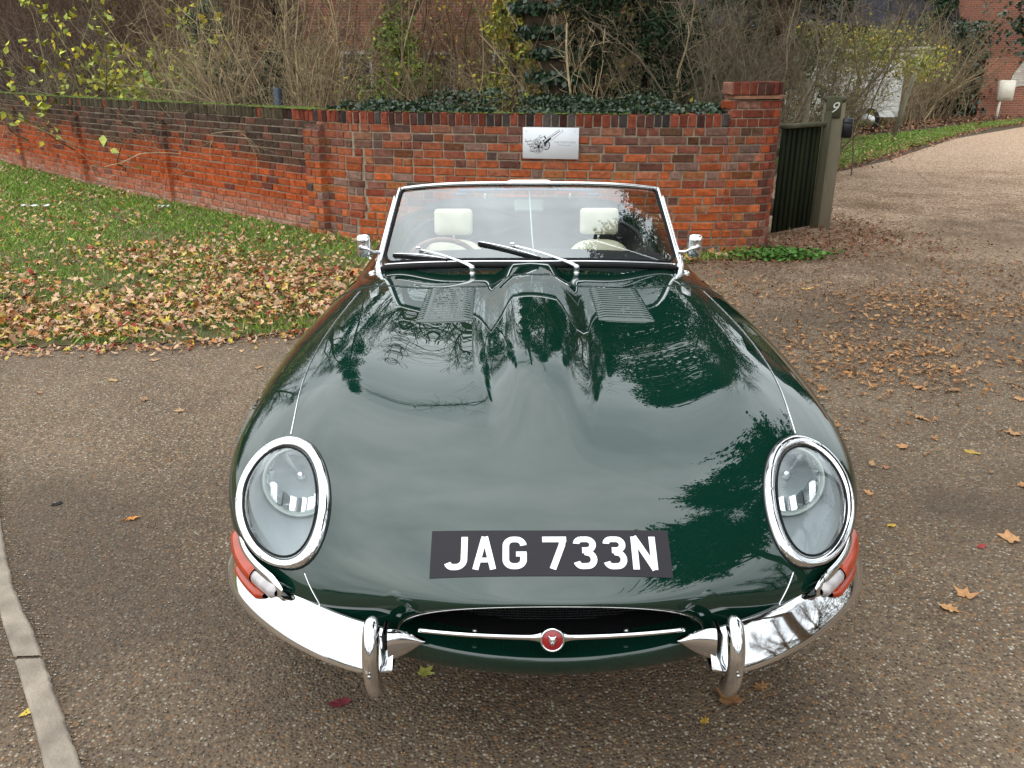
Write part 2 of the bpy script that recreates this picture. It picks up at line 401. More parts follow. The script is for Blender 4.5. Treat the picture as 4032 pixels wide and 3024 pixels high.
mb.lathe([(1.8e-3, 0), (1e-3, 1.6e-3), (0, 1.9e-3)], B(0, -2.5, 2.4), bn_, 8)
mb.build('badge_emblem', pm('badge_silver', (.75, .75, .75), rough=.28, metal=1, var=.25, scale=600), bar_badge)
for sx in (-1, 1):
    MB().lathe([(.006, 0), (.006, .004), (.003, .007), (0, .0075)], (sx * .165, .050, .478), (0, -1, .3), 12).build('duct_bolt', STEEL, car)
# ---- headlamps
def on_skin(pt, off): return snap(pt, off)[0]
def mirror(v, sx):
    v = np.array(v, float).copy()
    if sx > 0: v[..., 0] *= -1
    return v
hl_axis_c = np.array((-.622, .36, .655))
outer = RO; inner = RI
prof = [(0.0, -.004), (0.02, .004), (.12, .012), (.33, .0165), (.55, .0160), (.78, .0125), (.95, .009), (1.0, .004), (1.03, -.012)]
rim_rings = []
for f, off in prof:
    rg = []
    for o_, i_ in zip(outer, inner):
        p_ = o_ * (1 - f) + i_ * f; rg.append(on_skin(p_, off))
    rim_rings.append(rg)
cen = RI.mean(0)
gl_rings = []
for f in (1.0, .85, .65, .45, .25, .1, .02):
    rg = []
    for i_ in inner:
        p_ = cen + (i_ - cen) * f; rg.append(on_skin(p_, .004 + .018 * (1 - f * f)))
    gl_rings.append(rg)
lamp_c = np.array((-.633, .462, .628)); LR = .087
bowl = []
for f in np.linspace(0, 1, 9):
    rg = []
    for j, i_ in enumerate(inner):
        a0 = on_skin(i_, -.008)
        d = i_ - cen; ang = math.atan2(d[2] + .35 * d[1], -(d[0]) * 1.0)
        c_ = lamp_c + np.array((-math.cos(ang) * (LR + .012), .02, math.sin(ang) * (LR + .012)))
        g_ = f ** 1.3
        pt = a0 * (1 - g_) + c_ * g_ + np.array((0, .0, -.020 * math.sin(pi * f)))
        rg.append(pt)
    bowl.append(rg)
bowl_floor = bowl + [[lamp_c + np.array((0, .03, 0)) + (np.array(p_) - lamp_c) * .05 for p_ in bowl[-1]]]
for sx in (-1, 1):
    hl = MB().loft([mirror(r_, sx) for r_ in bowl_floor]).build('headlight', SILVER, car)
    MB().loft([mirror(r_, sx) for r_ in rim_rings]).build('headlight_rim', CHROME, hl)
    MB().loft([mirror(on, sx) for on in [[on_skin(o_ * 1.0 + (o_ - i_) * .07, .0015) for o_, i_ in zip(outer, inner)], [on_skin(o_ * .9 + i_ * .1, .004) for o_, i_ in zip(outer, inner)]]]).build('rim_gasket', RUBBER, hl)
    MB().loft([mirror(r_, sx) for r_ in gl_rings], cap1=True).build('headlight_glass', LAMPGL, hl)
    MB().tube([mirror(on_skin(i_ + (cen - i_) * .035, .006), sx) for i_ in inner], .0029, 6, closed=True).build('glass_gasket', RUBBER, hl)
    lc = mirror(lamp_c, sx); ax = np.array((0, -.985, .17)); ax /= np.linalg.norm(ax)
    lb = MB().lathe([(LR * .45, -.075), (LR * .8, -.045), (LR * .97, -.012), (LR, .0), (LR * 1.06, .004), (LR * 1.07, -.010), (LR * 1.02, -.02)], lc, ax, 48, caps=False).build('lamp_ring', pm('lamp_ring_white', (.62, .68, .62), rough=.3, var=.05, coat=.5), hl)
    # reflector bowl, ribs in its lower half, stepped facets above, shaded bulb
    upv = np.cross(ax, (1., 0, 0)); upv *= np.sign(upv[2]); rgl = np.random.default_rng(3)
    tl = rgl.uniform(-.34, .34, (12, 4, 2)); mb = MB(); cw_, ch_ = .0155, (-.09, -.006, .026, .055, .09)
    for ix in range(12):
        for iz in range(4):
            xa, xb = (ix - 6) * cw_, (ix - 5) * cw_; za, zb2 = ch_[iz], ch_[iz + 1]; xs_ = np.linspace(xa, xb, 5); zs_ = np.linspace(za, zb2, 7 if iz == 0 else 4); rows = []
            tx_ = tl[ix, iz, 0] * (1.6 if iz == 0 else 1); tz_ = tl[ix, iz, 1] * (.4 if iz == 0 else 1)
            for z_ in zs_:
                row = []
                for x_ in xs_:
                    r_ = math.hypot(x_, z_); k_ = min(1, .084 / max(r_, 1e-6)); X_, Z_ = x_ * k_ * sx, z_ * k_
                    curv = -9 * ((x_ - (xa + xb) / 2) ** 2) if iz == 0 else 0
                    row.append(lc + np.array((X_, 0, 0)) + upv * Z_ + ax * (-.052 + 6.0 * (X_ * X_ + Z_ * Z_) + tx_ * (x_ - (xa + xb) / 2) + tz_ * (z_ - (za + zb2) / 2) + curv))
                rows.append(row)
            if min(abs(xa), abs(xb)) ** 2 + (min(abs(za), abs(zb2)) if za * zb2 > 0 else 0) ** 2 < .084 ** 2: mb.loft(rows, closed=False)
    mb.build('reflector', LAMPREF, hl)
    MB().lathe([(.0, -.020), (.009, -.021), (.0125, -.026), (.013, -.052)], lc + upv * .010, ax, 24, caps=False).build('bulb_shield', LAMPREF, hl)
    MB().lathe([(.0125, -.0295), (.019, -.031), (.0205, -.034), (.0195, -.040), (.013, -.042)], lc + upv * .010, ax, 28, caps=False).build('shield_ring', STEEL, hl)
    # domed clear front of the lamp
    MB().lathe([(LR, .0), (LR * .93, .007), (LR * .75, .014), (LR * .5, .019), (LR * .25, .0215), (.002, .022)], lc, ax, 40, caps=False).build('lamp_lens', glass('lamp_lens_glass', (.97, .98, .98), .035, .0), hl)
    for j in (5, 16, 27, 38, 49, 58, 67, 77):
        p_ = outer[j] * .52 + inner[j] * .48; c_, n_ = snap(p_, .0155); c_ = mirror(c_, sx); n_ = mirror(n_, sx)
        MB().lathe([(.0042, -.001), (.0042, .0014), (.0025, .0022), (.0007, .0012)], c_, n_, 10).build('rim_screw', STEEL, hl)
# ---- seams
def skin_tube(pts, r, off, name, m, n=40, both=True):
    Q = resample(pts, n)
    for sx in ((-1, 1) if both else (-1,)):
        T = [mirror(on_skin(p_, off), sx) for p_ in Q]
        MB().tube(T, r, 6).build(name, m, car)
skin_tube([(-.659,.525,.737),(-.668,.62,.759),(-.682,.76,.78),(-.692,.915,.793),(-.697,1.09,.804),(-.694,1.277,.816),(-.685,1.482,.827),(-.676,1.715,.831)], .0019, .0010, 'wing_beading', CHROME)
skin_tube([(-.548,.139,.568),(-.534,.118,.549),(-.516,.100,.524),(-.502,.092,.500),(-.496,.088,.482),(-.492,.086,.46)], .0016, .0008, 'nose_beading', CHROME, 20)
gap = [(-x, 1.68 + .22 * np.clip((abs(x) - .45) / .35, 0, 1) ** 2) for x in np.linspace(-.84, .84, 90)]
gp = [top(x, y, .0008)[0] for x, y in gap]
MB().tube(gp, .0026, 6).build('panel_gap', pm('gap_dark', (.004, .006, .005), rough=.8, var=.2), car)
MB().tube([top(x, y - .004, .0012)[0] for x, y in gap], .0011, 5).build('panel_edge_glint', pm('edge_glint_colour', (.10, .14, .12), rough=.2, metal=.3, var=.1), car)  # lighter line along the bonnet edge; its glint is put into the colour
# ---- louvres: two ribbed panels
for sx in (-1, 1):
    mb = MB(); nl = 15
    for i in range(nl):
        y0 = 1.235 + i * (.415 / nl); rows = []
        w0, w1 = .215, .400
        for f in (0, .25, .5, .75, 1.0):
            y = y0 + f * .0262; h = (.0008, .0036, .0072, .0104, .0002)[int(f * 4)]
            row = []
            for g_ in np.linspace(0, 1, 15):
                x = w0 + (w1 - w0) * g_ + .006 * (1 - i / nl) * (g_ - .5)
                e_ = min(1, 7 * min(g_, 1 - g_))
                e_ = math.sqrt(e_); row.append(top(sx * x, y, max(h * e_, .0005) if f < 1 else .0005)[0])
            rows.append(row)
        mb.loft(rows, closed=False)
    mb.build('louvre_panel', PAINT, car)
# ---- number plate
def plate_pt(u, w, off):
    y = .044 + w * .835 + (.012 + .0) * (u / .26) ** 2 - .003 * w
    x = u
    return top(x, y, off)[0]
PW, PH = .52, .112
rows = [[plate_pt(u, w, .0012) for u in np.linspace(-PW / 2, PW / 2, 61)] for w in np.linspace(0, PH, 15)]
plate = MB().loft(rows, closed=False).build('number_plate', PLATEB, car)
CH = MB()
def char_done():
    global CH
    CH.build('plate_character', PLATEW, plate); CH = MB()
def strip(pts, w, off, close=False):
    pts = [pts[0]] + [b for a, b in zip(pts[:-1], pts[1:]) if math.hypot(b[0] - a[0], b[1] - a[1]) > .4]
    P2 = []
    for (a, b) in zip(pts[:-1], pts[1:]):
        n_ = max(1, int(math.hypot(b[0] - a[0], b[1] - a[1]) / 5)); 
        for q in range(n_): P2.append((a[0] + (b[0] - a[0]) * q / n_, a[1] + (b[1] - a[1]) * q / n_))
    P2.append(pts[-1]); P2 = np.array(P2, float); T = np.gradient(P2, axis=0)
    # mitred normals
    seg = np.diff(P2, axis=0); seg /= np.linalg.norm(seg, axis=1)[:, None]
    nr = np.stack([-seg[:, 1], seg[:, 0]], 1); NN = np.zeros_like(P2)
    for i in range(len(P2)):
        a = nr[max(i - 1, 0)]; b = nr[min(i, len(nr) - 1)]; m_ = a + b; m_ /= np.linalg.norm(m_); NN[i] = m_ / max(.5, m_ @ a)
    rows = []
    for s_ in (-1, 0, 1):
        rows.append([plate_pt((x - 260) * .001, z * .001, off) for x, z in P2 + NN * s_ * w / 2])
    CH.loft(rows, closed=False)
def arc(cx, cz, r_, a0, a1, n_=10, rz=None):
    rz = rz or r_
    return [(cx + r_ * math.cos(R(a)), cz + rz * math.sin(R(a))) for a in np.linspace(a0, a1, n_)]
SW = 14.0; z0, z1 = 16.0, 95.0
# J
strip([(73, z1)] + [(73, z0 + 24)] + arc(56, z0 + 24, 17, 0, -90, 8, 17) + arc(50, z0 + 20, 13, -95, -165, 6, 13), SW, .0022)
char_done()
# A
strip([(98, z0), (116.5, z1)], SW - 1, .0022); strip([(136, z0), (117.5, z1)], SW - 1, .0024); strip([(106, z0 + 22), (128, z0 + 22)], 11, .0026)
char_done()
# G
gx0, gx1 = 156, 208
strip([(201, z1 - 22)] + arc(185, z1 - 23, 16, 20, 90, 7, 16) + arc(179, z1 - 23, 16, 90, 180, 8, 16) + arc(179, z0 + 23, 16, 180, 270, 8, 16) + arc(185, z0 + 23, 16, 270, 360, 8, 16) + [(201, z0 + 39)], SW, .0022)
strip([(185, z0 + 36), (207.5, z0 + 36)], 12, .0024)
char_done()
# 7
strip([(242, z1 - 7), (294, z1 - 7)], SW, .0022); strip([(286.5, z1 - 8), (284, z1 - 22), (263, z0)], SW, .0024)
# 3 3
for cx in (333.5, 398):
    char_done()
    strip([(cx - 18, z1 - 18)] + arc(cx - 7, z1 - 18, 11, 170, 90, 5, 11) + arc(cx + 4, z1 - 20.5, 13.5, 90, -90, 11, 13.5) + [(cx - 6, z1 - 34)], SW, .0022)
    strip([(cx - 6, z1 - 34.5), (cx + 3, z1 - 34.5)] + arc(cx + 4, z0 + 23, 14.5, 88, -90, 11, 16) + arc(cx - 6, z0 + 19, 12.5, -90, -170, 6, 12.5), SW, .0024)
char_done()
# N
strip([(442, z0), (442, z1)], SW, .0022); strip([(482, z0), (482, z1)], SW, .0022); strip([(441, z1), (483, z0)], SW, .0025)
char_done()
# ---- bumpers
BP = [(.335, -.020), (.37, -.018), (.42, -.004), (.50, .036), (.59, .098), (.68, .180), (.745, .262), (.785, .350), (.800, .430), (.806, .50)]
for sx in (-1, 1):
    pts = resample([(x, y, .455) for x, y in BP], 60); rings = []
    for i, p_ in enumerate(pts):
        f = i / 59; t = pts[min(i + 1, 59)] - pts[max(i - 1, 0)]; t /= np.linalg.norm(t); n_ = np.array((t[1], -t[0], 0))
        zc = .470 + .018 * f ** 2; hh = .042 - .010 * max(0, (f - .75) / .25) ** 1.5 - .012 * max(0, (.10 - f) / .10)
        pr_ = [(-.048, .97), (-.043, 1.02), (-.036, .97), (-.0235, .62), (-.0110, .25), (.0015, -.12), (.0125, -.50), (.0195, -.78), (.0200, -.92), (.015, -1.02), (.0, -1.06), (-.03, -1.0)]
        rings.append([p_ * (1, 1, 0) + np.array((0, 0, zc)) + n_ * a + np.array((0, 0, hh * b)) for a, b in pr_])
    rings = [mirror(r_, -sx) for r_ in rings]
    MB().loft(rings, closed=False).build('bumper', CHROME, car)
    # short pointed inner piece at the mouth
    rs = []
    for f in np.linspace(0, 1, 14):
        x = .345 - .075 * f; hh = .036 * (1 - f ** 1.6) + .002; dd = .024 * (1 - f * .6)
        rs.append([(sx * x, -.004 - dd * math.cos(t) * .9 + .024 * f, .484 - .006 * f + hh * math.sin(t)) for t in np.linspace(-pi / 2, pi / 2, 13)])
    MB().loft(rs, closed=False, ).build('bumper_tip', CHROME, car)
    MB().box((sx * .352, .012, .482), (.012, .05, .07), bevel=.004).build('bumper_joint', RUBBER, car)
    # overrider
    op = resample([(sx * .372, -.020, .560), (sx * .372, -.046, .552), (sx * .372, -.066, .525), (sx * .372, -.074, .49), (sx * .372, -.069, .445), (sx * .372, -.050, .410), (sx * .372, -.022, .390)], 36)
    rs = []
    for i, p_ in enumerate(op):
        f = i / 35; w = .0180 * (1 - .08 * f); w *= min(1, (f * 8 + .25)) ** .5 * min(1, ((1 - f) * 9 + .35)) ** .5
        t = op[min(i + 1, 35)] - op[max(i - 1, 0)]; t /= np.linalg.norm(t); n_ = np.cross((1, 0, 0), t); n_ *= -np.sign(n_[1]) if abs(n_[1]) > .2 else 1
        n_ = n_ / np.linalg.norm(n_)
        if n_[1] > 0: n_ = -n_
        rs.append([p_ + np.array((1, 0, 0)) * w * math.cos(a) + n_ * w * 1.15 * math.sin(a) * (1 if math.sin(a) > 0 else 1.2) for a in np.linspace(0, 2 * pi, 24, endpoint=False)])
    ov = MB().loft(rs, cap0=True, cap1=True).build('overrider', CHROME, car)
    MB().lathe([(.0045, 0), (.004, .002), (.0015, .003)], (sx * .372, -.098, .478), (0, -1, 0), 12).build('overrider_bolt', STEEL, ov)
    # painted boss behind the overrider
    c_, n_ = snap((sx * .337, .030, .537), -.008)
    MB().lathe([(.046, -.012), (.040, .0015), (.030, .0042), (.015, .0056), (.002, .006)], c_, n_, 28).build('nose_boss', PAINT, car)
    # side lamp: chrome base, amber body lens, clear lens
    LP = resample([(.598, .128, .518), (.640, .172, .517), (.684, .224, .514), (.724, .282, .513), (.752, .340, .515), (.771, .400, .520), (.777, .440, .526)], 40)
    def lens(i0, i1, up, dn, bul, sh=1.0):
        rs = []
        m_ = i1 - i0
        for i in range(i0, i1 + 1):
            f = (i - i0) / m_; p_ = LP[i]; t = LP[min(i + 1, 39)] - LP[max(i - 1, 0)]; t /= np.linalg.norm(t); n_ = np.cross(t, (0, 0, 1)); n_ /= np.linalg.norm(n_)
            e0, e1 = sh
            k_ = min(1, (f * 7 + e0)) ** .6 * min(1, ((1 - f) * 4 + e1)) ** .8
            rs.append([p_ + n_ * (bul * k_ * math.cos(a)) + np.array((0, 0, (up if math.sin(a) > 0 else dn) * k_ * math.sin(a))) for a in np.linspace(-pi / 2, pi / 2, 13)])
        return [mirror(r_, -sx) for r_ in rs]
    sl = MB().loft(lens(0, 39, .034, .022, .014, (.2, .15)), closed=False).build('side_lamp', CHROME, car)
    MB().loft(lens(12, 38, .025, .020, .029, (.9, .1)), closed=False).build('amber_lens', AMBER, sl)
    MB().loft(lens(2, 12, .021, .018, .026, (.4, .9)), closed=False).build('clear_lens', CLEAR, sl)
    LP0 = LP; LP = LP - np.array((0, 0, .028)) + np.array((.006, -.006, 0))
    MB().loft(lens(7, 27, .014, .018, .024, (.3, .15)), closed=False).build('amber_lower_lens', AMBER, sl)
    LP = LP0
# ---- windscreen
def scr(u, v):
    """u -1..1 across, v 0..1 up"""
    a = abs(u); hw = .632 + (.566 - .632) * v
    x = u * hw; y = (1.962 + .118 * a ** 2.2) * (1 - v) + (2.245 + .085 * a ** 2.2) * v
    z0_ = .886 - .040 * a ** 2.6; z1_ = 1.157 - .034 * a ** 3.0
    z = z0_ * (1 - v) + z1_ * v
    y -= .010 * math.sin(pi * v)
    return np.array((x, y, z))
us = np.linspace(-1, 1, 61); vs = np.linspace(0, 1, 13)
def corner(u, v):   # rounded lower corners
    return scr(u, v)
def outline(s=0.0, n_=160):
    """closed loop round the glass, rounded corners; s shrinks"""
    pts = []
    U, V_ = 1 - s / .6, 1 - s / .30; rc = .10
    def rr_(cu, cv, a0, a1, ru, rv):
        for a in np.linspace(a0, a1, 9): pts.append((cu + ru * math.cos(R(a)), cv + rv * math.sin(R(a))))
    v0 = s / .3; v1 = 1 - s / .3
    for u in np.linspace(-U + .08, U - .08, 50): pts.append((u, v0))
    rr_(U - .08, v0 + .16, -90, 0, .08, .16)
    for v in np.linspace(v0 + .2, v1 - .08, 14): pts.append((U, v))
    rr_(U - .035, v1 - .06, 0, 90, .035, .06)
    for u in np.linspace(U - .06, -U + .06, 50): pts.append((u, v1))
    rr_(-U + .035, v1 - .06, 90, 180, .035, .06)
    for v in np.linspace(v1 - .08, v0 + .2, 14): pts.append((-U, v))
    rr_(-U + .08, v0 + .16, 180, 270, .08, .16)
    return pts
OL = outline(); nrm = np.array((0, -.69, .72))
ws = MB().loft([[scr(u * f, .5 + (v - .5) * f) for u, v in OL] for f in (1, .9, .75, .55, .35, .15, .02)], cap1=True).build('windscreen', SCREEN, car)
lp = [scr(u, v) for u, v in OL]
MB().tube([p_ + nrm * .002 for p_ in lp], .0070, 8, closed=True).build('screen_seal', RUBBER, ws)
# lower chrome strip and black apron seal under it
base = [scr(u, 0.0) for u in np.linspace(-.985, .985, 70)]
MB().tube([p_ + np.array((0, -.012, -.004)) for p_ in base], .0044, 8).build('base_trim', CHROME, ws)
MB().tube([p_ + np.array((0, -.020, -.019)) for p_ in base], .0125, 8).build('base_seal', RUBBER, ws)
for sx in (-1, 1):
    pp = [scr(sx * 1.0, v) + np.array((sx * .012, .0, 0)) for v in np.linspace(-.06, 1.02, 20)]
    MB().tube(pp, np.linspace(.0095, .0068, 20), 8, flat=1.3).build('screen_pillar', CHROME, ws)
    pp = [scr(sx * 1.0, v) + np.array((sx * .026, .02, 0)) for v in np.linspace(-.1, .9, 16)]
    MB().tube(pp, .006, 6).build('pillar_outer_trim', CHROME, ws)
    fb = scr(sx, 0)
    MB().loft([[fb + np.array((sx * (.016 + w * math.cos(a)), -.005 + w * 1.3 * math.sin(a), z_)) for a in np.linspace(0, 2 * pi, 14, endpoint=False)] for w, z_ in ((.022, -.075), (.024, -.05), (.017, -.02), (.012, .01), (.004, .016))], cap1=True).build('pillar_foot', CHROME, ws)
pp = [scr(u, 1.0) + np.array((0, -.004, .0065)) for u in np.linspace(-1.0, 1.0, 70)]
MB().tube(pp, .0100, 10, flat=.8).build('header_rail', CHROME, ws)
rs = []
for x in np.linspace(-.105, .105, 17):
    h = .013 * min(1, (1 - abs(x) / .106) * 5); rs.append([(x, 2.262 + .03 * math.cos(t), 1.163 + h * math.sin(t)) for t in np.linspace(0, 2 * pi, 12, endpoint=False)])
MB().loft(rs, cap0=True, cap1=True).build('header_catch', pm('cream_plastic', (.75, .72, .62), rough=.4, var=.05), ws)
# rod and mirror behind the glass
MB().tube([(0.0, 2.262, 1.15), (.003, 2.22, 1.08), (.010, 2.08, .96), (.016, 2.00, .895)], .003, 8).build('mirror_rod', pm('rod_white', (.75, .8, .82), rough=.2, metal=.3, var=.05), ws)
mi = MB().box((0, 2.285, 1.062), (.128, .016, .058), rx=R(-14), bevel=.007).build('interior_mirror', pm('mirror_back', (.42, .42, .36), rough=.3, var=.1, coat=.4), ws)
shade_auto(mi)
BLUE = pm('blue_webbing', (.10, .28, .55), rough=.4, var=.1)
MB().tube([(x, 2.325, 1.118 + .006 * math.cos(x * 4)) for x in np.linspace(-.31, .29, 20)], .0042, 6).build('header_strap', BLUE, ws)
for x in (-.145, .13):
    MB().tube([(x, 2.315, 1.125), (x - .006, 2.29, 1.15)], .003, 6).build('strap_loop', BLUE, ws)
for x in (-.195, .185):
    MB().lathe([(.003, 0), (.0055, .006), (.0055, .024), (.002, .030)], (x, 2.32, 1.110), (0, .1, -1), 10).build('hood_latch', WHITEP, ws)
    MB().box((x * 1.55, 2.33, 1.104), (.05, .012, .006), bevel=.002).build('strap_end', BLUE, ws)
# ---- wipers
def wiper(sp, arm_top, b0, b1):
    w = MB().lathe([(.014, -.012), (.014, .004), (.010, .008), (.010, .020), (.012, .022), (.012, .032), (.006, .038), (0, .039)], sp, (0, -.1, 1), 18).build('wiper', CHROME, car)
    s_ = np.array(sp) + (0, -.004, .030); a_ = np.array(arm_top)
    P_ = resample([s_, s_ + (a_ - s_) * .14 + (0, -.004, .008), s_ + (a_ - s_) * .6 + (0, -.010, .012), a_ + np.array((0, -.006, .004))], 24)
    MB().tube(P_, np.interp(np.linspace(0, 1, 24), [0, .12, .3, 1], [.0095, .0085, .0055, .0038]), 8, flat=.6, up=(0, -.7, .7)).build('wiper_arm', CHROME, w)
    b0 = np.array(b0); b1 = np.array(b1); mid = (b0 + b1) / 2
    Q = [b0 + (b1 - b0) * f + nrm * (.010 + .010 * math.sin(pi * f)) for f in np.linspace(0, 1, 20)]
    MB().tube(Q, np.interp(np.linspace(0, 1, 20), [0, .1, .5, .9, 1], [.002, .0034, .0042, .0034, .002]), 6).build('blade_holder', CHROME, w)
    Q = [b0 + (b1 - b0) * f + nrm * .007 + np.array((0, -.004, -.006)) for f in np.linspace(-.01, 1.01, 16)]
    MB().tube(Q, .0085, 6, up=tuple(nrm)).build('wiper_blade', RUBBER, w)
    Q = [b0 + (b1 - b0) * f + nrm * .0115 + np.array((0, -.004, -.006)) for f in np.linspace(0, 1, 16)]
    MB().tube(Q, .0055, 5).build('blade_spine', RUBBER, w)
    MB().box(a_ + nrm * .016, (.022, .012, .008), rz=.1, bevel=.002).build('blade_clip', CHROME, w)
sp1 = top(-.241, 1.925, -.004)[0]; sp2 = top(.190, 1.925, -.004)[0]
wiper(tuple(sp1), (-.473, 2.062, .908), (-.582, 2.085, .881), (-.348, 1.994, .878))
wiper(tuple(sp2), (-.074, 2.009, .935), (-.216, 2.029, .943), (.038, 1.967, .891))
# ---- door mirrors
for sx in (-1, 1):
    c0 = np.array((sx * .717, 2.125, .912))
    rs = []
    for d, s_ in ((-.022, .55), (-.019, .80), (-.012, .95), (.0, 1.0), (.014, 1.0), (.016, .93)):
        rg = []
        for t in np.linspace(0, 2 * pi, 32, endpoint=False):
            c_, n_ = math.cos(t), math.sin(t); e = .45
            rg.append(c0 + np.array((.030 * s_ * np.sign(c_) * abs(c_) ** e, d, .050 * s_ * np.sign(n_) * abs(n_) ** e)))
        rs.append(rg)
    dm = MB().loft(rs, cap0=True, cap1=True).build('door_mirror', CHROME, car)
    a_ = c0 + (0, -.024, -.005)
    MB().tube(resample([a_ + (sx * .008, 0, .003), a_ + (-sx * .02, -.006, -.002), a_ + (-sx * .045, .0, -.016), (sx * .648, 2.12, .885), (sx * .668, 2.13, .845)], 20), .0075, 8, flat=.8).build('mirror_arm', CHROME, dm)
    MB().lathe([(.010, -.004), (.012, .001), (.010, .006), (.003, .0075)], a_ + (sx * .008, 0, .003), (0, -1, 0), 16).build('mirror_pivot', STEEL, dm)
    MB().lathe([(.018, -.01), (.018, .004), (.010, .010)], top(sx * .69, 2.14, 0)[0], (sx * .3, 0, 1), 16).build('mirror_foot', CHROME, dm)
# ---- interior
tub = []
for s_, z_ in ((1.0, None), (.985, -.035), (.97, -.10), (.95, .55), (.93, .33)):
    rg = []
    for t in np.linspace(0, 2 * pi, 96, endpoint=False):
        x, y = ckp(t, s_)
        if z_ is None: p_ = top(x, y, .001)[0]
        elif z_ < 0: p_ = top(x, y, 0)[0] + (0, 0, z_)
        else: p_ = np.array((x, y, z_))
        rg.append(p_)
    tub.append(rg)
MB().loft(tub, cap1=True).build('cockpit_lining', BLACKV, car)
MB().tube([top(x, y, .004)[0] for x, y in CK], .012, 8, closed=True).build('cockpit_rail', BLACKV, car)
# dashboard
rs = []
for x in np.linspace(-.60, .60, 25):
    zt_ = .862 - .02 * (abs(x) / .6) ** 2
    rs.append([(x, 2.02, zt_ - .06), (x, 2.05, zt_ - .004), (x, 2.15, zt_ + .002), (x, 2.28, zt_), (x, 2.345, zt_ - .006), (x, 2.365, zt_ - .022), (x, 2.36, zt_ - .16), (x, 2.25, zt_ - .2)])
dash = MB().loft(rs, cap0=True, cap1=True).build('dashboard', BLACKV, car)
for x in (-.40, -.31): MB().lathe([(.045, 0), (.045, .004), (.040, .008)], (x, 2.366, .775), (0, 1, 0), 24).build('dial', pm('dial_face', (.02, .02, .02), rough=.2, var=.3, coat=.6), dash)
# steering wheel
wc = np.array((-.405, 2.56, .695)); wa = np.array((0, .93, .37)); wa /= np.linalg.norm(wa)
wu = np.array((0, -.37, .93)); wu /= np.linalg.norm(wu); wx = np.array((1., 0, 0))
stw = MB().tube([wc + .188 * (wx * math.cos(t) + wu * math.sin(t)) for t in np.linspace(0, 2 * pi, 64, endpoint=False)], .0125, 10, closed=True).build('steering_wheel', WOODST, car)
for a in (R(15), R(165), R(270)):
    MB().tube([wc + wx * .03 * math.cos(a) + wu * .03 * math.sin(a), wc + .182 * (wx * math.cos(a) + wu * math.sin(a))], .010, 6, flat=.3, up=tuple(wa)).build('wheel_spoke', STEEL, stw)
MB().lathe([(.035, -.02), (.038, 0), (.03, .012), (.001, .015)], wc, wa, 24).build('wheel_hub', BLACKV, stw)
MB().tube([wc - wa * .01, wc - wa * .30], .018, 10).build('steering_column', BLACKV, stw)
# seats
def pad(c, w, d, h, lean, name, par, bow=.2, n_=13, m_=13, rnd=.30):
    """upholstered pad: superellipse front view, cushion depth"""
    rs = []; c = np.array(c, float); fx = np.array((1., 0, 0)); fz = np.array((0, math.sin(lean), math.cos(lean))); fy = np.array((0, -math.cos(lean), math.sin(lean)))
    for s_, dep in ((.0, 1.0), (.55, .97), (.85, .85), (.96, .62), (1.0, .3), (1.0, -.5), (.96, -.8), (.85, -.95), (0, -1)):
        rg = []
        for t in np.linspace(0, 2 * pi, 40, endpoint=False):
            a, b = math.cos(t), math.sin(t)
            rg.append(c + fx * (w / 2 * s_ * np.sign(a) * abs(a) ** rnd) + fz * (h / 2 * s_ * np.sign(b) * abs(b) ** rnd) + fy * (d / 2 * dep))
        rs.append(rg)
    return MB().loft(rs).build(name, CREAM, par)
for x, dz in ((-.388, 0), (.398, .004)):
    st = pad((x, 2.98, .555), .38, .13, .44, R(18), 'seat', car, rnd=.72)
    pad((x, 2.75, .40), .46, .50, .13, 0, 'seat_cushion', st)
    pass
    hr = pad((x, 3.055, .858 + dz), .205, .075, .140, R(10), 'headrest', st, rnd=.22)
    MB().tube([(x, 3.05, .74), (x, 3.055, .81)], .009, 8).build('headrest_post', CHROME, hr)
MB().box((0, 2.75, .42), (.18, .9, .2), bevel=.03).build('centre_tunnel', BLACKV, car)
# folded hood behind the seats, boot lid line, rear bumper, tail lamps
rs = []
for x in np.linspace(-.56, .56, 21):
    e_ = math.sqrt(max(.02, 1 - (abs(x) / .575) ** 4)); y = 3.40 - .05 * (x / .56) ** 2
    rs.append([(x, y + .13 * math.cos(t), .895 + .045 * e_ * math.sin(t)) for t in np.linspace(0, 2 * pi, 16, endpoint=False)])
MB().loft(rs, cap0=True, cap1=True).build('folded_hood', BLACKV, car)
for sx in (-1, 1):
    bp = resample([(sx * .79, 4.05, .50), (sx * .76, 4.28, .50), (sx * .62, 4.48, .50), (sx * .40, 4.60, .50)], 24)
    MB().tube(bp, .028, 10, flat=1.4).build('rear_bumper', CHROME, car)
    MB().lathe([(.04, 0), (.038, .014), (.025, .024), (.001, .028)], snap((sx * .60, 4.5, .60))[0], (sx * .3, 1, 0), 20).build('tail_lamp', pm('red_lens', (.35, .01, .01), rough=.15, var=.2, coat=.6), car)
    # door outline and handle
    dl = [(sx * .83, 2.14, .86), (sx * .85, 2.13, .70), (sx * .85, 2.14, .45), (sx * .82, 2.22, .28), (sx * .82, 2.95, .28), (sx * .85, 3.10, .45), (sx * .85, 3.12, .75)]
    MB().tube([on_skin(p_, .0008) for p_ in resample(dl, 60)], .0022, 5).build('door_gap', MC['gap_dark'], car)
    MB().tube([on_skin((sx * .85, y, .70), .018 * math.sin(pi * (y - 2.9) / .14) + .002) for y in np.linspace(2.9, 3.04, 10)], .006, 8).build('door_handle', CHROME, car)
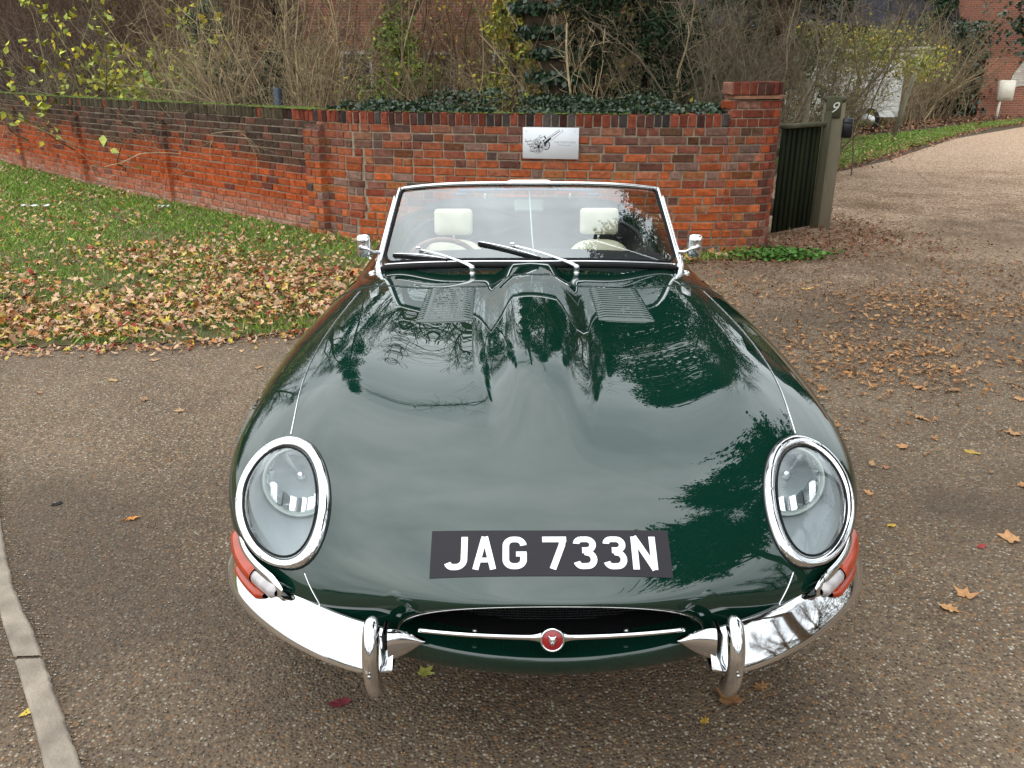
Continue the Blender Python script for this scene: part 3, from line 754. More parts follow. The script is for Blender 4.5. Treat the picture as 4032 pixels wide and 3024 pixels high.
# wheels
def wheel(x, y, side):
    w = MB().lathe([(.215, -.085), (.255, -.09), (.300, -.085), (.318, -.06), (.322, 0), (.318, .06), (.300, .085), (.255, .09), (.215, .085), (.205, .0), (.215, -.085)], (x, y, .322), (side, 0, 0), 48, caps=False).build('wheel', TYRE, car)
    MB().lathe([(.215, -.08), (.222, -.07), (.205, -.05), (.185, 0), (.205, .06), (.222, .075), (.214, .08)], (x, y, .322), (side, 0, 0), 48, caps=False).build('rim', CHROME, w)
    mb = MB(); c = np.array((x, y, .322))
    for i in range(36):
        a = 2 * pi * i / 36; a2 = a + (.35 if i % 2 else -.35)
        mb.tube([c + np.array((side * .055, .035 * math.cos(a2), .035 * math.sin(a2))), c + np.array((side * .0, .205 * math.cos(a), .205 * math.sin(a)))], .0022, 4)
    mb.build('wire_spokes', CHROME, w)
    MB().lathe([(.04, -.05), (.042, .04), (.038, .07), (.028, .085), (.0, .09)], c, (side, 0, 0), 20).build('wheel_hub', CHROME, w)
for y in (AX_F, AX_R):
    for s_ in (-1, 1): wheel(s_ * .715, y, s_)
# dark inner arches and floor pan so nothing shows through
mb = MB()
for y in (AX_F, AX_R):
    for s_ in (-1, 1):
        mb.loft([[(s_ * xx, y + ARCH * 1.0 * math.cos(t), AXZ + ARCH * 1.0 * math.sin(t)) for t in np.linspace(-.25, pi + .25, 30)] for xx in (.80, .55)], closed=False)
mb.box((0, 2.2, .27), (1.1, 3.9, .03)); mb.build('underbody', RUBBER, car)

# ------------------------------------------------------------ ground surfaces
def ground_mat(name, cols, agg=140, aggmix=.5, bump=.5, patch=.35, dist=False, agg_cols=None, pr=.85, pcol=(.06, .05, .043)):
    m = bpy.data.materials.new(name); m.use_nodes = True; t = m.node_tree; t.nodes.clear(); K = t.links.new
    o = N('ShaderNodeOutputMaterial', t); b = N('ShaderNodeBsdfPrincipled', t); K(b.outputs[0], o.inputs[0]); b.inputs['Roughness'].default_value = pr; b.inputs['Specular IOR Level'].default_value = .15
    c = N('ShaderNodeTexCoord', t); src = c.outputs['Object']
    v1 = N('ShaderNodeTexVoronoi', t); v1.inputs['Scale'].default_value = agg; K(src, v1.inputs['Vector'])
    wn = N('ShaderNodeTexNoise', t); wn.inputs['Scale'].default_value = agg * .5; wn.inputs['Detail'].default_value = 1; K(src, wn.inputs['Vector'])
    r1 = N('ShaderNodeValToRGB', t); r1.color_ramp.interpolation = 'CONSTANT'
    e = r1.color_ramp.elements; ac = agg_cols
    while len(e) < len(ac): e.new(.5)
    for i, (p_, cc) in enumerate(ac): e[i].position = p_; e[i].color = (*cc, 1)
    sep = N('ShaderNodeSeparateColor', t); K(v1.outputs['Color'], sep.inputs[0]); K(sep.outputs[0], r1.inputs[0])
    ed = N('ShaderNodeMapRange', t); ed.inputs[1].default_value = .25; ed.inputs[2].default_value = .62; ed.inputs[3].default_value = 1; ed.inputs[4].default_value = 0; K(v1.outputs['Distance'], ed.inputs[0])
    # base tone patches
    n1 = N('ShaderNodeTexNoise', t); n1.inputs['Scale'].default_value = 1.1; n1.inputs['Detail'].default_value = 7; n1.inputs['Roughness'].default_value = .62; K(src, n1.inputs['Vector'])
    r2 = N('ShaderNodeValToRGB', t); r2.color_ramp.elements[0].position = .36; r2.color_ramp.elements[1].position = .66
    r2.color_ramp.elements[0].color = (*cols[0], 1); r2.color_ramp.elements[1].color = (*cols[1], 1); K(n1.outputs['Fac'], r2.inputs[0])
    mul = N('ShaderNodeMath', t, operation='MULTIPLY'); mul.inputs[1].default_value = aggmix; K(ed.outputs[0], mul.inputs[0])
    m1 = N('ShaderNodeMix', t, data_type='RGBA'); K(mul.outputs[0], m1.inputs[0]); K(r2.outputs[0], m1.inputs[6]); K(r1.outputs[0], m1.inputs[7])
    n2 = N('ShaderNodeTexNoise', t); n2.inputs['Scale'].default_value = .55; n2.inputs['Detail'].default_value = 6; n2.inputs['Roughness'].default_value = .6; K(src, n2.inputs['Vector'])
    mr = N('ShaderNodeMapRange', t); mr.inputs[1].default_value = .48; mr.inputs[2].default_value = .60; mr.inputs[4].default_value = patch; K(n2.outputs['Fac'], mr.inputs[0])
    m2 = N('ShaderNodeMix', t, data_type='RGBA'); K(mr.outputs[0], m2.inputs[0]); K(m1.outputs[2], m2.inputs[6]); m2.inputs[7].default_value = (*pcol, 1)
    K(m2.outputs[2], b.inputs['Base Color'])
    bu = N('ShaderNodeBump', t); bu.inputs['Strength'].default_value = bump; bu.inputs['Distance'].default_value = .006
    K(ed.outputs[0], bu.inputs['Height']); K(bu.outputs[0], b.inputs['Normal'])
    return m
AGG = [(0, (.05, .038, .030)), (.20, (.13, .088, .056)), (.42, (.23, .155, .09)), (.60, (.10, .078, .062)), (.70, (.36, .27, .175)), (.82, (.36, .17, .065)), (.89, (.42, .36, .27)), (.97, (.54, .49, .41))]
ASPH = ground_mat('asphalt_chippings', ((.120, .086, .060), (.205, .150, .104)), 105, .88, .5, .62, agg_cols=AGG, pcol=(.055, .042, .033))
def blend_far(m):
    # the bound chippings give way to loose sandy gravel up the drive
    t = m.node_tree; K = t.links.new; b = [n for n in t.nodes if n.type == 'BSDF_PRINCIPLED'][0]; c = [n for n in t.nodes if n.type == 'TEX_COORD'][0]
    cur = b.inputs['Base Color'].links[0].from_socket
    v = N('ShaderNodeTexVoronoi', t); v.inputs['Scale'].default_value = 62; K(c.outputs['Object'], v.inputs['Vector']); sp_ = N('ShaderNodeSeparateColor', t); K(v.outputs['Color'], sp_.inputs[0])
    r = N('ShaderNodeValToRGB', t); r.color_ramp.interpolation = 'CONSTANT'; e = r.color_ramp.elements
    while len(e) < len(AGG2): e.new(.5)
    for i, (p_, cc) in enumerate(AGG2): e[i].position = p_; e[i].color = (*cc, 1)
    K(sp_.outputs[1], r.inputs[0])
    nz = N('ShaderNodeTexNoise', t); nz.inputs['Scale'].default_value = .45; nz.inputs['Detail'].default_value = 6; nz.inputs['Roughness'].default_value = .65; K(c.outputs['Object'], nz.inputs['Vector'])
    sx = N('ShaderNodeSeparateXYZ', t); K(c.outputs['Object'], sx.inputs[0])
    a = N('ShaderNodeMath', t, operation='MULTIPLY_ADD'); a.inputs[1].default_value = 7.0; K(nz.outputs['Fac'], a.inputs[0]); K(sx.outputs['Y'], a.inputs[2])
    mr = N('ShaderNodeMapRange', t); mr.inputs[1].default_value = 7.2; mr.inputs[2].default_value = 12.5; K(a.outputs[0], mr.inputs[0])
    dk = N('ShaderNodeTexNoise', t); dk.inputs['Scale'].default_value = .9; dk.inputs['Detail'].default_value = 7; dk.inputs['Roughness'].default_value = .7; K(c.outputs['Object'], dk.inputs['Vector'])
    rr = N('ShaderNodeValToRGB', t); rr.color_ramp.elements[0].position = .38; rr.color_ramp.elements[0].color = (.50, .44, .38, 1); rr.color_ramp.elements[1].position = .58; rr.color_ramp.elements[1].color = (1, 1, 1, 1); K(dk.outputs['Fac'], rr.inputs[0])
    fade = N('ShaderNodeMapRange', t); fade.inputs[1].default_value = 9; fade.inputs[2].default_value = 17; K(sx.outputs['Y'], fade.inputs[0])
    fm = N('ShaderNodeMix', t, data_type='RGBA'); K(fade.outputs[0], fm.inputs[0]); K(rr.outputs[0], fm.inputs[6]); fm.inputs[7].default_value = (1.05, 1.05, 1.05, 1)
    mu = N('ShaderNodeMix', t, data_type='RGBA', blend_type='MULTIPLY'); mu.inputs[0].default_value = 1; K(r.outputs[0], mu.inputs[6]); K(fm.outputs[2], mu.inputs[7])
    fx = N('ShaderNodeMix', t, data_type='RGBA'); K(mr.outputs[0], fx.inputs[0]); K(cur, fx.inputs[6]); K(mu.outputs[2], fx.inputs[7]); K(fx.outputs[2], b.inputs['Base Color'])
AGG2 = [(0, (.17, .105, .07)), (.25, (.32, .205, .135)), (.5, (.43, .295, .195)), (.75, (.54, .385, .265)), (.92, (.64, .50, .37))]
GRAV = ground_mat('sandy_gravel', ((.36, .25, .155), (.50, .355, .225)), 70, .5, .7, .30, agg_cols=AGG2, pcol=(.22, .155, .10))
SOIL = pm('bare_soil', (.10, .075, .048), rough=.95, var=.5, scale=6, bump=.6, bscale=60, col2=(.055, .045, .03))
def sheet(name, poly, z, m, sub=0, kind='structure'):
    o = mesh(name, [(x, y, z) for x, y in poly], [tuple(range(len(poly)))], m, smooth=False); return tag(o, kind=kind)
def rough_edge(pts, amp=.05, step=.08, seed=1):
    r_ = np.random.default_rng(seed); Q = []
    for a, b in zip(pts[:-1], pts[1:]):
        a = np.array(a, float); b = np.array(b, float); n_ = max(1, int(np.linalg.norm(b - a) / step))
        for i in range(n_): Q.append(a + (b - a) * i / n_ + r_.normal(0, amp, 2) * (1 if i else .3))
    Q.append(np.array(pts[-1], float)); return [tuple(q) for q in Q]
sheet('ground', [(-250, -250), (250, -250), (250, 400), (-250, 400)], 0, SOIL)
DR = rough_edge([(1.6, 5.2), (2.5, 5.9), (3.55, 6.9), (4.1, 8.6), (4.9, 11.6), (5.7, 13.3), (7.1, 14.9), (9.0, 17.5), (11.35, 20.6), (14.2, 24.2), (16.4, 26.0), (30, 34), (60, 40)], .04, .15, 5)
E1 = rough_edge([(60, 5.5), (14, 4.2), (8, 4.5), (5.5, 4.6), (4.2, 4.4), (3.0, 4.7), (2.2, 4.9), (1.6, 5.2)], .07, .07, 9)
blend_far(ASPH)
sheet('road', [(-40, -40), (60, -40), (60, 40), (30, 34), (16.4, 26), (11.3, 20.6), (7.1, 14.9), (5.7, 13.3), (3.5, 12.6), (3.5, 8.9), (-2, 8.9), (-4.3, 5.5), (-40, 5.5)], .004, ASPH)
# lawn between the road and the wall
WALLP = [(-22, 27), (-16, 21.2), (-12.6, 17.9), (-9.55, 14.85), (-6.29, 11.45), (-4.32, 9.60), (-1.96, 7.42), (-1.2, 6.95), (.4, 6.52), (1.5, 6.42), (2.3, 6.50)]
LE = rough_edge([(-40, 3.6), (-8, 3.5), (-3.27, 3.50), (-2.83, 3.50), (-2.28, 3.58), (-1.85, 3.66), (-1.46, 3.80), (-.9, 4.2), (-.2, 5.0), (.6, 5.6), (1.6, 5.95), (2.35, 6.1)], .028, .05, 3)
LAWNM = pm('lawn_turf', (.055, .07, .025), rough=.95, var=.4, scale=5.5, bump=.6, bscale=50, col2=(.15, .105, .06))
sheet('lawn', LE + [(2.5, 6.8), (1, 7.6), (-4, 11), (-22, 28), (-40, 28)], .012, LAWNM)
VG = rough_edge([(5.35, 13.0), (5.62, 13.5), (6.95, 15.1), (8.9, 17.8), (11.2, 20.8), (14.0, 24.4), (16.2, 26.4), (17.5, 28)], .05, .15, 11)
VBK = [(18.6, 30.0), (14.9, 26.6), (12.0, 23.6), (9.8, 21.6), (7.6, 19.8), (5.6, 17.0), (4.7, 14.2)]
sheet('verge', VG + VBK, .012, LAWNM)
# ---- kerb stones set flush with the road
CONC = pm('kerb_concrete', (.27, .225, .18), rough=.9, var=.3, scale=9, bump=.5, bscale=110, detail=7)
kl = np.array([(-4.1, 4.2), (-3.3, 3.0), (-2.65, 1.95), (-2.10, 1.28), (-1.67, .70), (-1.45, .41), (-1.26, .15), (-1.02, -.25), (-.8, -.7)])
kr = np.array([(-3.87, 4.3), (-3.07, 3.08), (-2.42, 2.02), (-1.99, 1.29), (-1.69, .85), (-1.46, .57), (-1.15, .15), (-.86, -.25), (-.62, -.7)])
def kerb_at(P_, t): return resample(P_, 101)[int(round(t * 100))]
KL, KR = resample(kl, 321), resample(kr, 321)
def kerb(i0, i1, label):
    mb = MB(); rows = []
    r_ = np.random.default_rng(i0)
    jl = r_.normal(0, .0006, 400); jr = r_.normal(0, .0008, 400) + np.convolve(r_.normal(0, .008, 400), np.ones(7) / 7, 'same')
    for i in range(i0, i1 + 1):
        e_ = 1 if i0 < i < i1 else .97
        a = KL[i]; b = KR[i]; d = (b - a) / np.linalg.norm(b - a)
        a2 = a + d * (.012 + jl[i]); b2 = b - d * (.012 + jr[i]); zt_ = .016 * e_
        if i in (i0, i1): zt_ = .010
        row = [(*a2, -.06), (*a2, zt_ - .006), (*(a2 + d * .01), zt_)] + [(*(a2 + (b2 - a2) * f), zt_ + r_.normal(0, .0004)) for f in np.linspace(.15, .85, 6)] + [(*(b2 - d * .01), zt_), (*b2, zt_ - .006), (*b2, -.06)]
        rows.append(row)
    mb.loft(rows, closed=False); o = mb.build('kerb_stone', CONC)
    return tag(o, label, 'kerb stone', 'flush kerb stones edging the road')
kerb(2, 120, 'long pale concrete kerb stone running back towards the lawn, outside the view')
kerb(122, 239, 'long pale concrete kerb stone at the left edge above the crack')
kerb(240, 310, 'pale concrete kerb stone in the bottom left corner below the crack')
# gritty band hugging the kerb: loose stones
def pebbles(name, pts, smin, smax, cols, kind='stuff', z=.006, seed=2, label=None):
    r_ = np.random.default_rng(seed); n = len(pts)
    ico = np.array([(0, 0, 1), (.9, 0, .35), (.28, .85, .3), (-.72, .52, .35), (-.72, -.52, .3), (.28, -.85, .35), (0, 0, -.3)], float)
    Fi = np.array([(0, 1, 2), (0, 2, 3), (0, 3, 4), (0, 4, 5), (0, 5, 1), (6, 2, 1), (6, 3, 2), (6, 4, 3), (6, 5, 4), (6, 1, 5)])
    s = r_.uniform(smin, smax, (n, 1, 1)) * r_.uniform(.6, 1.3, (n, 1, 3)); a = r_.uniform(0, 2 * pi, n)
    V = ico[None] * s * r_.uniform(.75, 1.2, (n, 7, 1)); c, s_ = np.cos(a)[:, None], np.sin(a)[:, None]
    V = np.stack([V[..., 0] * c - V[..., 1] * s_, V[..., 0] * s_ + V[..., 1] * c, V[..., 2] * .7], -1)
    V[..., 0] += pts[:, None, 0]; V[..., 1] += pts[:, None, 1]; V[..., 2] += z + .001
    F = (Fi[None] + (np.arange(n) * 7)[:, None, None]).reshape(-1, 3)
    cc = np.repeat(np.array(cols)[r_.integers(0, len(cols), n)] * r_.uniform(.7, 1.2, (n, 1)), 7, 0)
    o = mesh(name, V.reshape(-1, 3), F, pm('loose_stone', (1, 1, 1), rough=.8, vcol=True, var=.2, scale=200), cols=cc, smooth=False)
    return tag(o, label, 'gravel', kind=kind)
STC = [(.34, .24, .15), (.20, .14, .09), (.40, .31, .22), (.14, .10, .075), (.36, .2, .1), (.46, .41, .34), (.27, .21, .16), (.30, .21, .13), (.24, .17, .11)]
kp = []
for i in range(2600):
    t = rng.uniform(.45, .97); a = KL[int(t * 320)]; b = KR[int(t * 320)]; d = (b - a) / np.linalg.norm(b - a)
    kp.append(b + d * abs(rng.normal(0, .035)) - d * .012 if rng.random() < .5 else a - d * abs(rng.normal(0, .05)) + d * .01)
pebbles('kerb_grit', np.array(kp), .0015, .0042, STC, label='loose gritty stones lying along both edges of the kerb')
# a skin of tiny loose chippings on the nearer road
m_ = 90000; q = np.stack([rng.uniform(-2.6, 3.0, m_), rng.uniform(-.3, 3.4, m_)], 1); q = q[(rng.random(len(q)) < np.exp(-(q[:, 1]) / 1.5)) & ~((np.abs(q[:, 0]) < .7) & (q[:, 1] > .5))]
pebbles('road_chippings', q, .0012, .0040, STC, z=.0045, seed=5, label='small pale chippings showing in the road surface')
m_ = 16000; q = np.stack([rng.uniform(1.5, 12, m_), rng.uniform(4.4, 14, m_)], 1); q = q[in_poly(q[:, 0], q[:, 1], DR + E1[:-1])]
pebbles('drive_gravel', q, .004, .010, [(.5, .37, .24), (.38, .27, .17), (.28, .19, .12), (.62, .5, .37)], z=.008, seed=6, label='loose sandy gravel scattered over the drive')

# ------------------------------------------------------------ brick wall
BRICK = pm('old_brick', (1, 1, 1), rough=.9, vcol=True, var=.34, scale=26, bump=.9, bscale=70, detail=7)
MORT = pm('lime_mortar', (.42, .34, .25), rough=.95, var=.3, scale=20, bump=.5, bscale=90, col2=(.24, .20, .155))
WP = resample(WALLP, 400); WD = np.r_[0, np.cumsum(np.linalg.norm(np.diff(WP, axis=0), axis=1))]
def wp(s):
    s = np.clip(s, 0, WD[-1]); p_ = np.array([np.interp(s, WD, WP[:, 0]), np.interp(s, WD, WP[:, 1])])
    e_ = .05; q_ = np.array([np.interp(min(s + e_, WD[-1]), WD, WP[:, 0]), np.interp(min(s + e_, WD[-1]), WD, WP[:, 1])]); r_ = np.array([np.interp(max(s - e_, 0), WD, WP[:, 0]), np.interp(max(s - e_, 0), WD, WP[:, 1])])
    t = q_ - r_; t /= np.linalg.norm(t); return p_, t, np.array((t[1], -t[0]))       # position, tangent, normal towards the lawn
def s_of(x): return float(np.interp(x, WP[:, 0], WD))
brr = np.random.default_rng(11)
def noise1(s, k=0): return math.sin(s * 1.3 + k) * .5 + math.sin(s * 2.9 + 1.7 + k) * .3 + math.sin(s * 7.1 + .3 + k) * .2
CO, NCOURSE = .0765, 15
def brick_col(s, z, sec):
    u = brr.random()
    if sec == 'left':
        c = np.array((.44, .088, .026)) * brr.uniform(.75, 1.2)
        if u < .08: c = np.array((.17, .05, .035))
        lim = .69 + .15 * noise1(s) + brr.normal(0, .05)          # sooty band along the top
        k = 1 / (1 + math.exp(-(z - lim) * 22)); dk = np.array((.082, .052, .038)) * brr.uniform(.55, 1.35)
        if brr.random() < .2: dk = np.array((.15, .065, .045))
        c = c * (1 - k) + dk * k
        if z < .30: k2 = (1 - z / .30) * brr.uniform(.3, 1.0); c = c * (1 - k2) + np.array((.46, .28, .21)) * k2
    else:
        if u < .52: c = np.array((.50, .118, .036)) * brr.uniform(.75, 1.2)
        elif u < .70: c = np.array((.33, .080, .042)) * brr.uniform(.8, 1.2)
        elif u < .84: c = np.array((.20, .082, .058)) * brr.uniform(.7, 1.3)
        elif u < .86: c = np.array((.085, .068, .062)) * brr.uniform(.7, 1.3)
        elif u < .93: c = np.array((.26, .15, .115)) * brr.uniform(.8, 1.2)
        else: c = np.array((.40, .14, .05))
        k = 1 / (1 + math.exp(-(z - .80 + .1 * noise1(s, 2)) * 9)) * .62
        c = c * (1 - k) + np.array((.13, .06, .048)) * k * brr.uniform(.7, 1.3)
        xw = np.interp(s, WD, WP[:, 0]) if s < WD[-1] else 2.4
        if xw > .6 and z > .62 and brr.random() < .10 + .35 * (z - .62) / .5 * max(0, .5 + noise1(s * 2.3, 5)): c = c * .30 + np.array((.035, .034, .018)) * .8      # damp black moss right of the sign
        elif xw < .6 and z > .8 and brr.random() < .15: c = c * .45 + np.array((.04, .036, .02)) * .6
        k3 = max(0, brr.normal(.04, .13)); c = c * (1 - k3) + np.array((.34, .22, .165)) * k3      # lime bloom
    return c
def brick(mb, cen, t, n, L_, H_, D_, col, proud, tilt=0.0):
    j = lambda a: brr.uniform(-a, a)
    P_ = []
    hb = .006
    for dz in (-1, 1):
        for (a, b) in ((-1, -1), (1, -1), (1, 1), (-1, 1)):
            x = a * (L_ / 2) ; y = b * D_ / 2
            P_.append(np.array((*(cen[:2] + t * x + n * y), cen[2] + dz * H_ / 2)))
    V = np.array(P_); f = n3 = np.array((*n, 0.0)); t3 = np.array((*t, 0.0)); up = np.array((0, 0, 1.0))
    # eight outer points (front face bevelled): front face verts are b=+1 -> 2,3,6,7
    ins = []
    for i, (a, dz) in {2: (1, -1), 3: (-1, -1), 6: (1, 1), 7: (-1, 1)}.items():
        ins.append(V[i] + n3 * (proud + j(.0035)) - t3 * a * (.007 + j(.0045)) - up * dz * (.006 + j(.0035)))
    V2 = np.vstack([V, ins])
    F = [(0, 1, 2, 3), (7, 6, 5, 4), (0, 4, 5, 1), (1, 5, 6, 2), (3, 7, 4, 0), (2, 6, 10, 8), (7, 3, 9, 11), (3, 2, 8, 9), (6, 7, 11, 10), (8, 10, 11, 9)]
    cj = np.clip(np.tile(col, (12, 1)) * brr.uniform(.85, 1.12, (12, 1)), 0, 1)
    mb.add(V2, F, cj)
S_PIL = s_of(-1.96); S_END = WD[-1]; TH_ = .225
mbw = MB()
SFAR = s_of(-20)
def course(s0, s1, z, base_n, sec, depth=.05, off=0.0, c0=0):
    s = s0; k = c0; 
    while s < s1 - .03:
        hd = (k % 3 == 2) if sec == 'left' else (brr.random() < .35)
        Lb = (.102 if hd else .212) + brr.uniform(-.008, .008); Lb = min(Lb, s1 - s); k += 1
        p_, t, n = wp(s + Lb / 2)
        c = p_ + n * (base_n + off - depth / 2)
        brick(mbw, np.array((*c, z + CO / 2 + brr.normal(0, .0015))), t, n, max(.03, Lb - .011 - brr.uniform(0, .004)), CO - .011 - brr.uniform(0, .003), depth, brick_col(s, z, sec), .005 + brr.uniform(-.003, .004))
        s += Lb
PIERS = [(S_PIL - .12, S_PIL + .13, .085, 14)] + [(s_of(x) - .11, s_of(x) + .11, .055, 13) for x in (-4.42, -6.42, -8.62, -11.2, -14)]
for ci in range(NCOURSE):
    z = ci * CO
    wob = lambda s: .008 * noise1(s * .7)
    course(SFAR, S_PIL, z, TH_ / 2, 'left', c0=ci * 2)
    course(S_PIL, S_END - .415, z, TH_ / 2, 'right', c0=ci)
# core of mortar
def core(s0, s1, zb, zt_, half):
    pts = np.linspace(s0, s1, max(3, int((s1 - s0) / .12))); rows = []
    for s in pts:
        p_, t, n = wp(s); rows.append([(*(p_ + n * half), zb), (*(p_ + n * half), zt_), (*(p_ - n * half), zt_), (*(p_ - n * half), zb)])
    return rows
mbc = MB(); mbc.loft(core(SFAR, S_END - .1, -.1, NCOURSE * CO, TH_ / 2 - .0065), cap0=True, cap1=True)
for s0, s1, pr_, nc in PIERS:
    sec = 'right' if s0 > S_PIL - .3 else 'left'
    for ci in range(nc):
        z = ci * CO; bond = ci % 2
        segs = [(s0, (s0 + s1) / 2 + .03 * (1 if bond else -1)), ((s0 + s1) / 2 + .03 * (1 if bond else -1), s1)]
        for a, b in segs:
            p_, t, n = wp((a + b) / 2); col = brick_col(a, z, 'right' if (sec == 'right') else 'left')
            brick(mbw, np.array((*(p_ + n * (TH_ / 2 + pr_ / 2)), z + CO / 2)), t, n, b - a - .012, CO - .012, pr_ - .002, col, .005)
    p_, t, n = wp((s0 + s1) / 2); w_ = (s1 - s0)
    mbc.box((*(p_ + n * (TH_ / 2 + pr_ / 2 - .012)), nc * CO / 2 - .02), (w_ - .016, pr_, nc * CO + .03), rz=math.atan2(t[1], t[0]))
    # tumbled-in cap
    brick(mbw, np.array((*(p_ + n * (TH_ / 2 + pr_ * .3)), nc * CO + .025)), t, n, w_ - .01, .05, pr_ * .7, brick_col(s0, 1.1, sec), -.01)
# coping: bricks on edge
s = SFAR; ZC = NCOURSE * CO
while s < S_END - .45:
    Lb = .073 + brr.uniform(-.004, .006); p_, t, n = wp(s + Lb / 2)
    u = brr.random(); c = np.array((.25, .062, .036)) if u < .5 else np.array((.12, .05, .04)) if u < .8 else np.array((.08, .065, .06))
    if s < S_PIL - .6: c = np.array((.085, .068, .042)) * brr.uniform(.6, 1.3) if brr.random() < .9 else c
    else: c = c * brr.uniform(.6, 1.2) * (.55 if brr.random() < .3 else 1)
    brick(mbw, np.array((*p_, ZC + .057 + brr.normal(0, .003))), t, n, Lb - .011, .108, TH_ + .004, c, .004 + brr.uniform(-.003, .006))
    s += Lb
mbc.loft(core(SFAR, S_END - .45, ZC, ZC + .100, TH_ / 2 - .006), cap0=True, cap1=True)
# higher end pier, rounded, turning back beside the gate
pc, t0, n0 = wp(S_END - .42)
PATH2 = []
e0 = pc + n0 * TH_ / 2
for f in np.linspace(0, .30, 8): PATH2.append(e0 + t0 * f)
cc_ = PATH2[-1] - n0 * .24
for a in np.linspace(0, 80, 9)[1:]: PATH2.append(cc_ + .24 * (n0 * math.cos(R(a)) + t0 * math.sin(R(a))))
ld = PATH2[-1] - PATH2[-2]; ld /= np.linalg.norm(ld)
for f in (.15, .3, .45, .6): PATH2.append(PATH2[16 - 1 + 0] + ld * f if False else PATH2[-1] + ld * .15)
PATH2 = np.array(PATH2); D2 = np.r_[0, np.cumsum(np.linalg.norm(np.diff(PATH2, axis=0), axis=1))]
def wp2(s):
    p_ = np.array([np.interp(s, D2, PATH2[:, 0]), np.interp(s, D2, PATH2[:, 1])]); a = np.array([np.interp(s + .02, D2, PATH2[:, 0]), np.interp(s + .02, D2, PATH2[:, 1])]); b = np.array([np.interp(s - .02, D2, PATH2[:, 0]), np.interp(s - .02, D2, PATH2[:, 1])])
    t = a - b; t /= max(1e-6, np.linalg.norm(t)); return p_, t, np.array((t[1], -t[0]))
def pcol():
    u = brr.random()
    return (np.array((.25, .066, .04)) if u < .55 else np.array((.15, .06, .045)) if u < .8 else np.array((.30, .14, .10)) if u < .9 else np.array((.36, .08, .03))) * brr.uniform(.75, 1.2)
for ci in range(18):
    s = .0; z = ci * CO
    while s < D2[-1] - .03:
        Lb = (.055 if ci % 2 else .105) if s == 0 else .105 + brr.uniform(-.006, .006) if (.15 < s < 1.1 or brr.random() < .4) else .2
        Lb = min(Lb, D2[-1] - s); p_, t, n = wp2(s + Lb / 2)
        brick(mbw, np.array((*(p_ - n * .025), z + CO / 2)), t, n, max(.02, Lb - .012), CO - .012, .05, brick_col(s + 50, z, 'right') if s < .3 and z < 1.1 else pcol(), .005 + brr.uniform(-.003, .003))
        s += Lb
inner2 = np.array([wp2(s)[0] - wp2(s)[2] * .0065 for s in np.linspace(0, D2[-1], 30)]); back2 = np.array([wp2(s)[0] - wp2(s)[2] * .21 for s in np.linspace(0, D2[-1], 30)])
for zb_, zt_, gr in ((-.1, 18 * CO, 0), (18 * CO + .045, 18 * CO + .145, 0)):
    rows = []
    for a, b in zip(inner2, back2): rows.append([(*a, zb_), (*a, zt_), (*b, zt_), (*b, zb_)])
    mbc.loft(rows, cap0=True, cap1=True)
rows = []
for s in np.linspace(.02, D2[-1], 30):
    p_, t, n = wp2(s); o_ = p_ + n * .035; b_ = p_ - n * .24; z_ = 18 * CO
    rows.append([(*o_, z_ + .012), (*o_, z_ + .038), (*b_, z_ + .045), (*b_, z_ + .002)])
mbt = MB().loft(rows, cap0=True, cap1=True)
for zc_, hh_ in [((ci + .5) * CO, CO - .010) for ci in range(14, 18)] + [(18 * CO + .045 + .055, .105)]:
    q_ = e0 - n0 * .11; brick(mbw, np.array((*q_, zc_)), n0, -t0, .212, hh_, .02, pcol() * .9, .012)
s = .0
while s < D2[-1] - .03:
    Lb = .075; p_, t, n = wp2(s + Lb / 2)
    brick(mbw, np.array((*(p_ - n * .1), 18 * CO + .045 + .055)), t, n, Lb - .011, .105, .205, pcol() * .72, .004); s += Lb
wall = mesh('brick_wall', np.concatenate(mbc.V), mbc.F, MORT, None, smooth=False)
tag(wall, 'long old red brick garden wall curving behind the car to a raised end pier', 'wall')
mbw.build('brickwork', BRICK, wall, smooth=False, cols=True)
mbt.build('pier_ledge', pm('pier_tile', (.30, .15, .09), rough=.85, var=.4, scale=14, bump=.4, bscale=60), wall, smooth=False)
# moss on the coping
mb = MB(); mr = np.random.default_rng(4)
for i in range(3400):
    s = mr.uniform(s_of(-13), S_END - .5); 
    if noise1(s * 1.7, 4) < -.15 and mr.random() < .8: continue
    p_, t, n = wp(s); q = p_ + n * mr.uniform(-.11, .125); r_ = mr.uniform(.008, .028) * (1.3 if s < S_PIL else .8)
    c = np.array((.11, .145, .03)) * mr.uniform(.45, 1.2); z_ = ZC + .1165
    mb.add([(*(q + np.array((r_ * math.cos(a), r_ * math.sin(a)))), z_ - .004) for a in np.linspace(0, 2 * pi, 6, endpoint=False)] + [(*q, z_ + r_ * .35)], [(i_, (i_ + 1) % 6, 6) for i_ in range(6)], c)
mo = mb.build('wall_moss', pm('moss', (1, 1, 1), rough=.95, vcol=True, var=.3, scale=60, bump=.6, bscale=200), wall, cols=True); mo['kind'] = 'stuff'

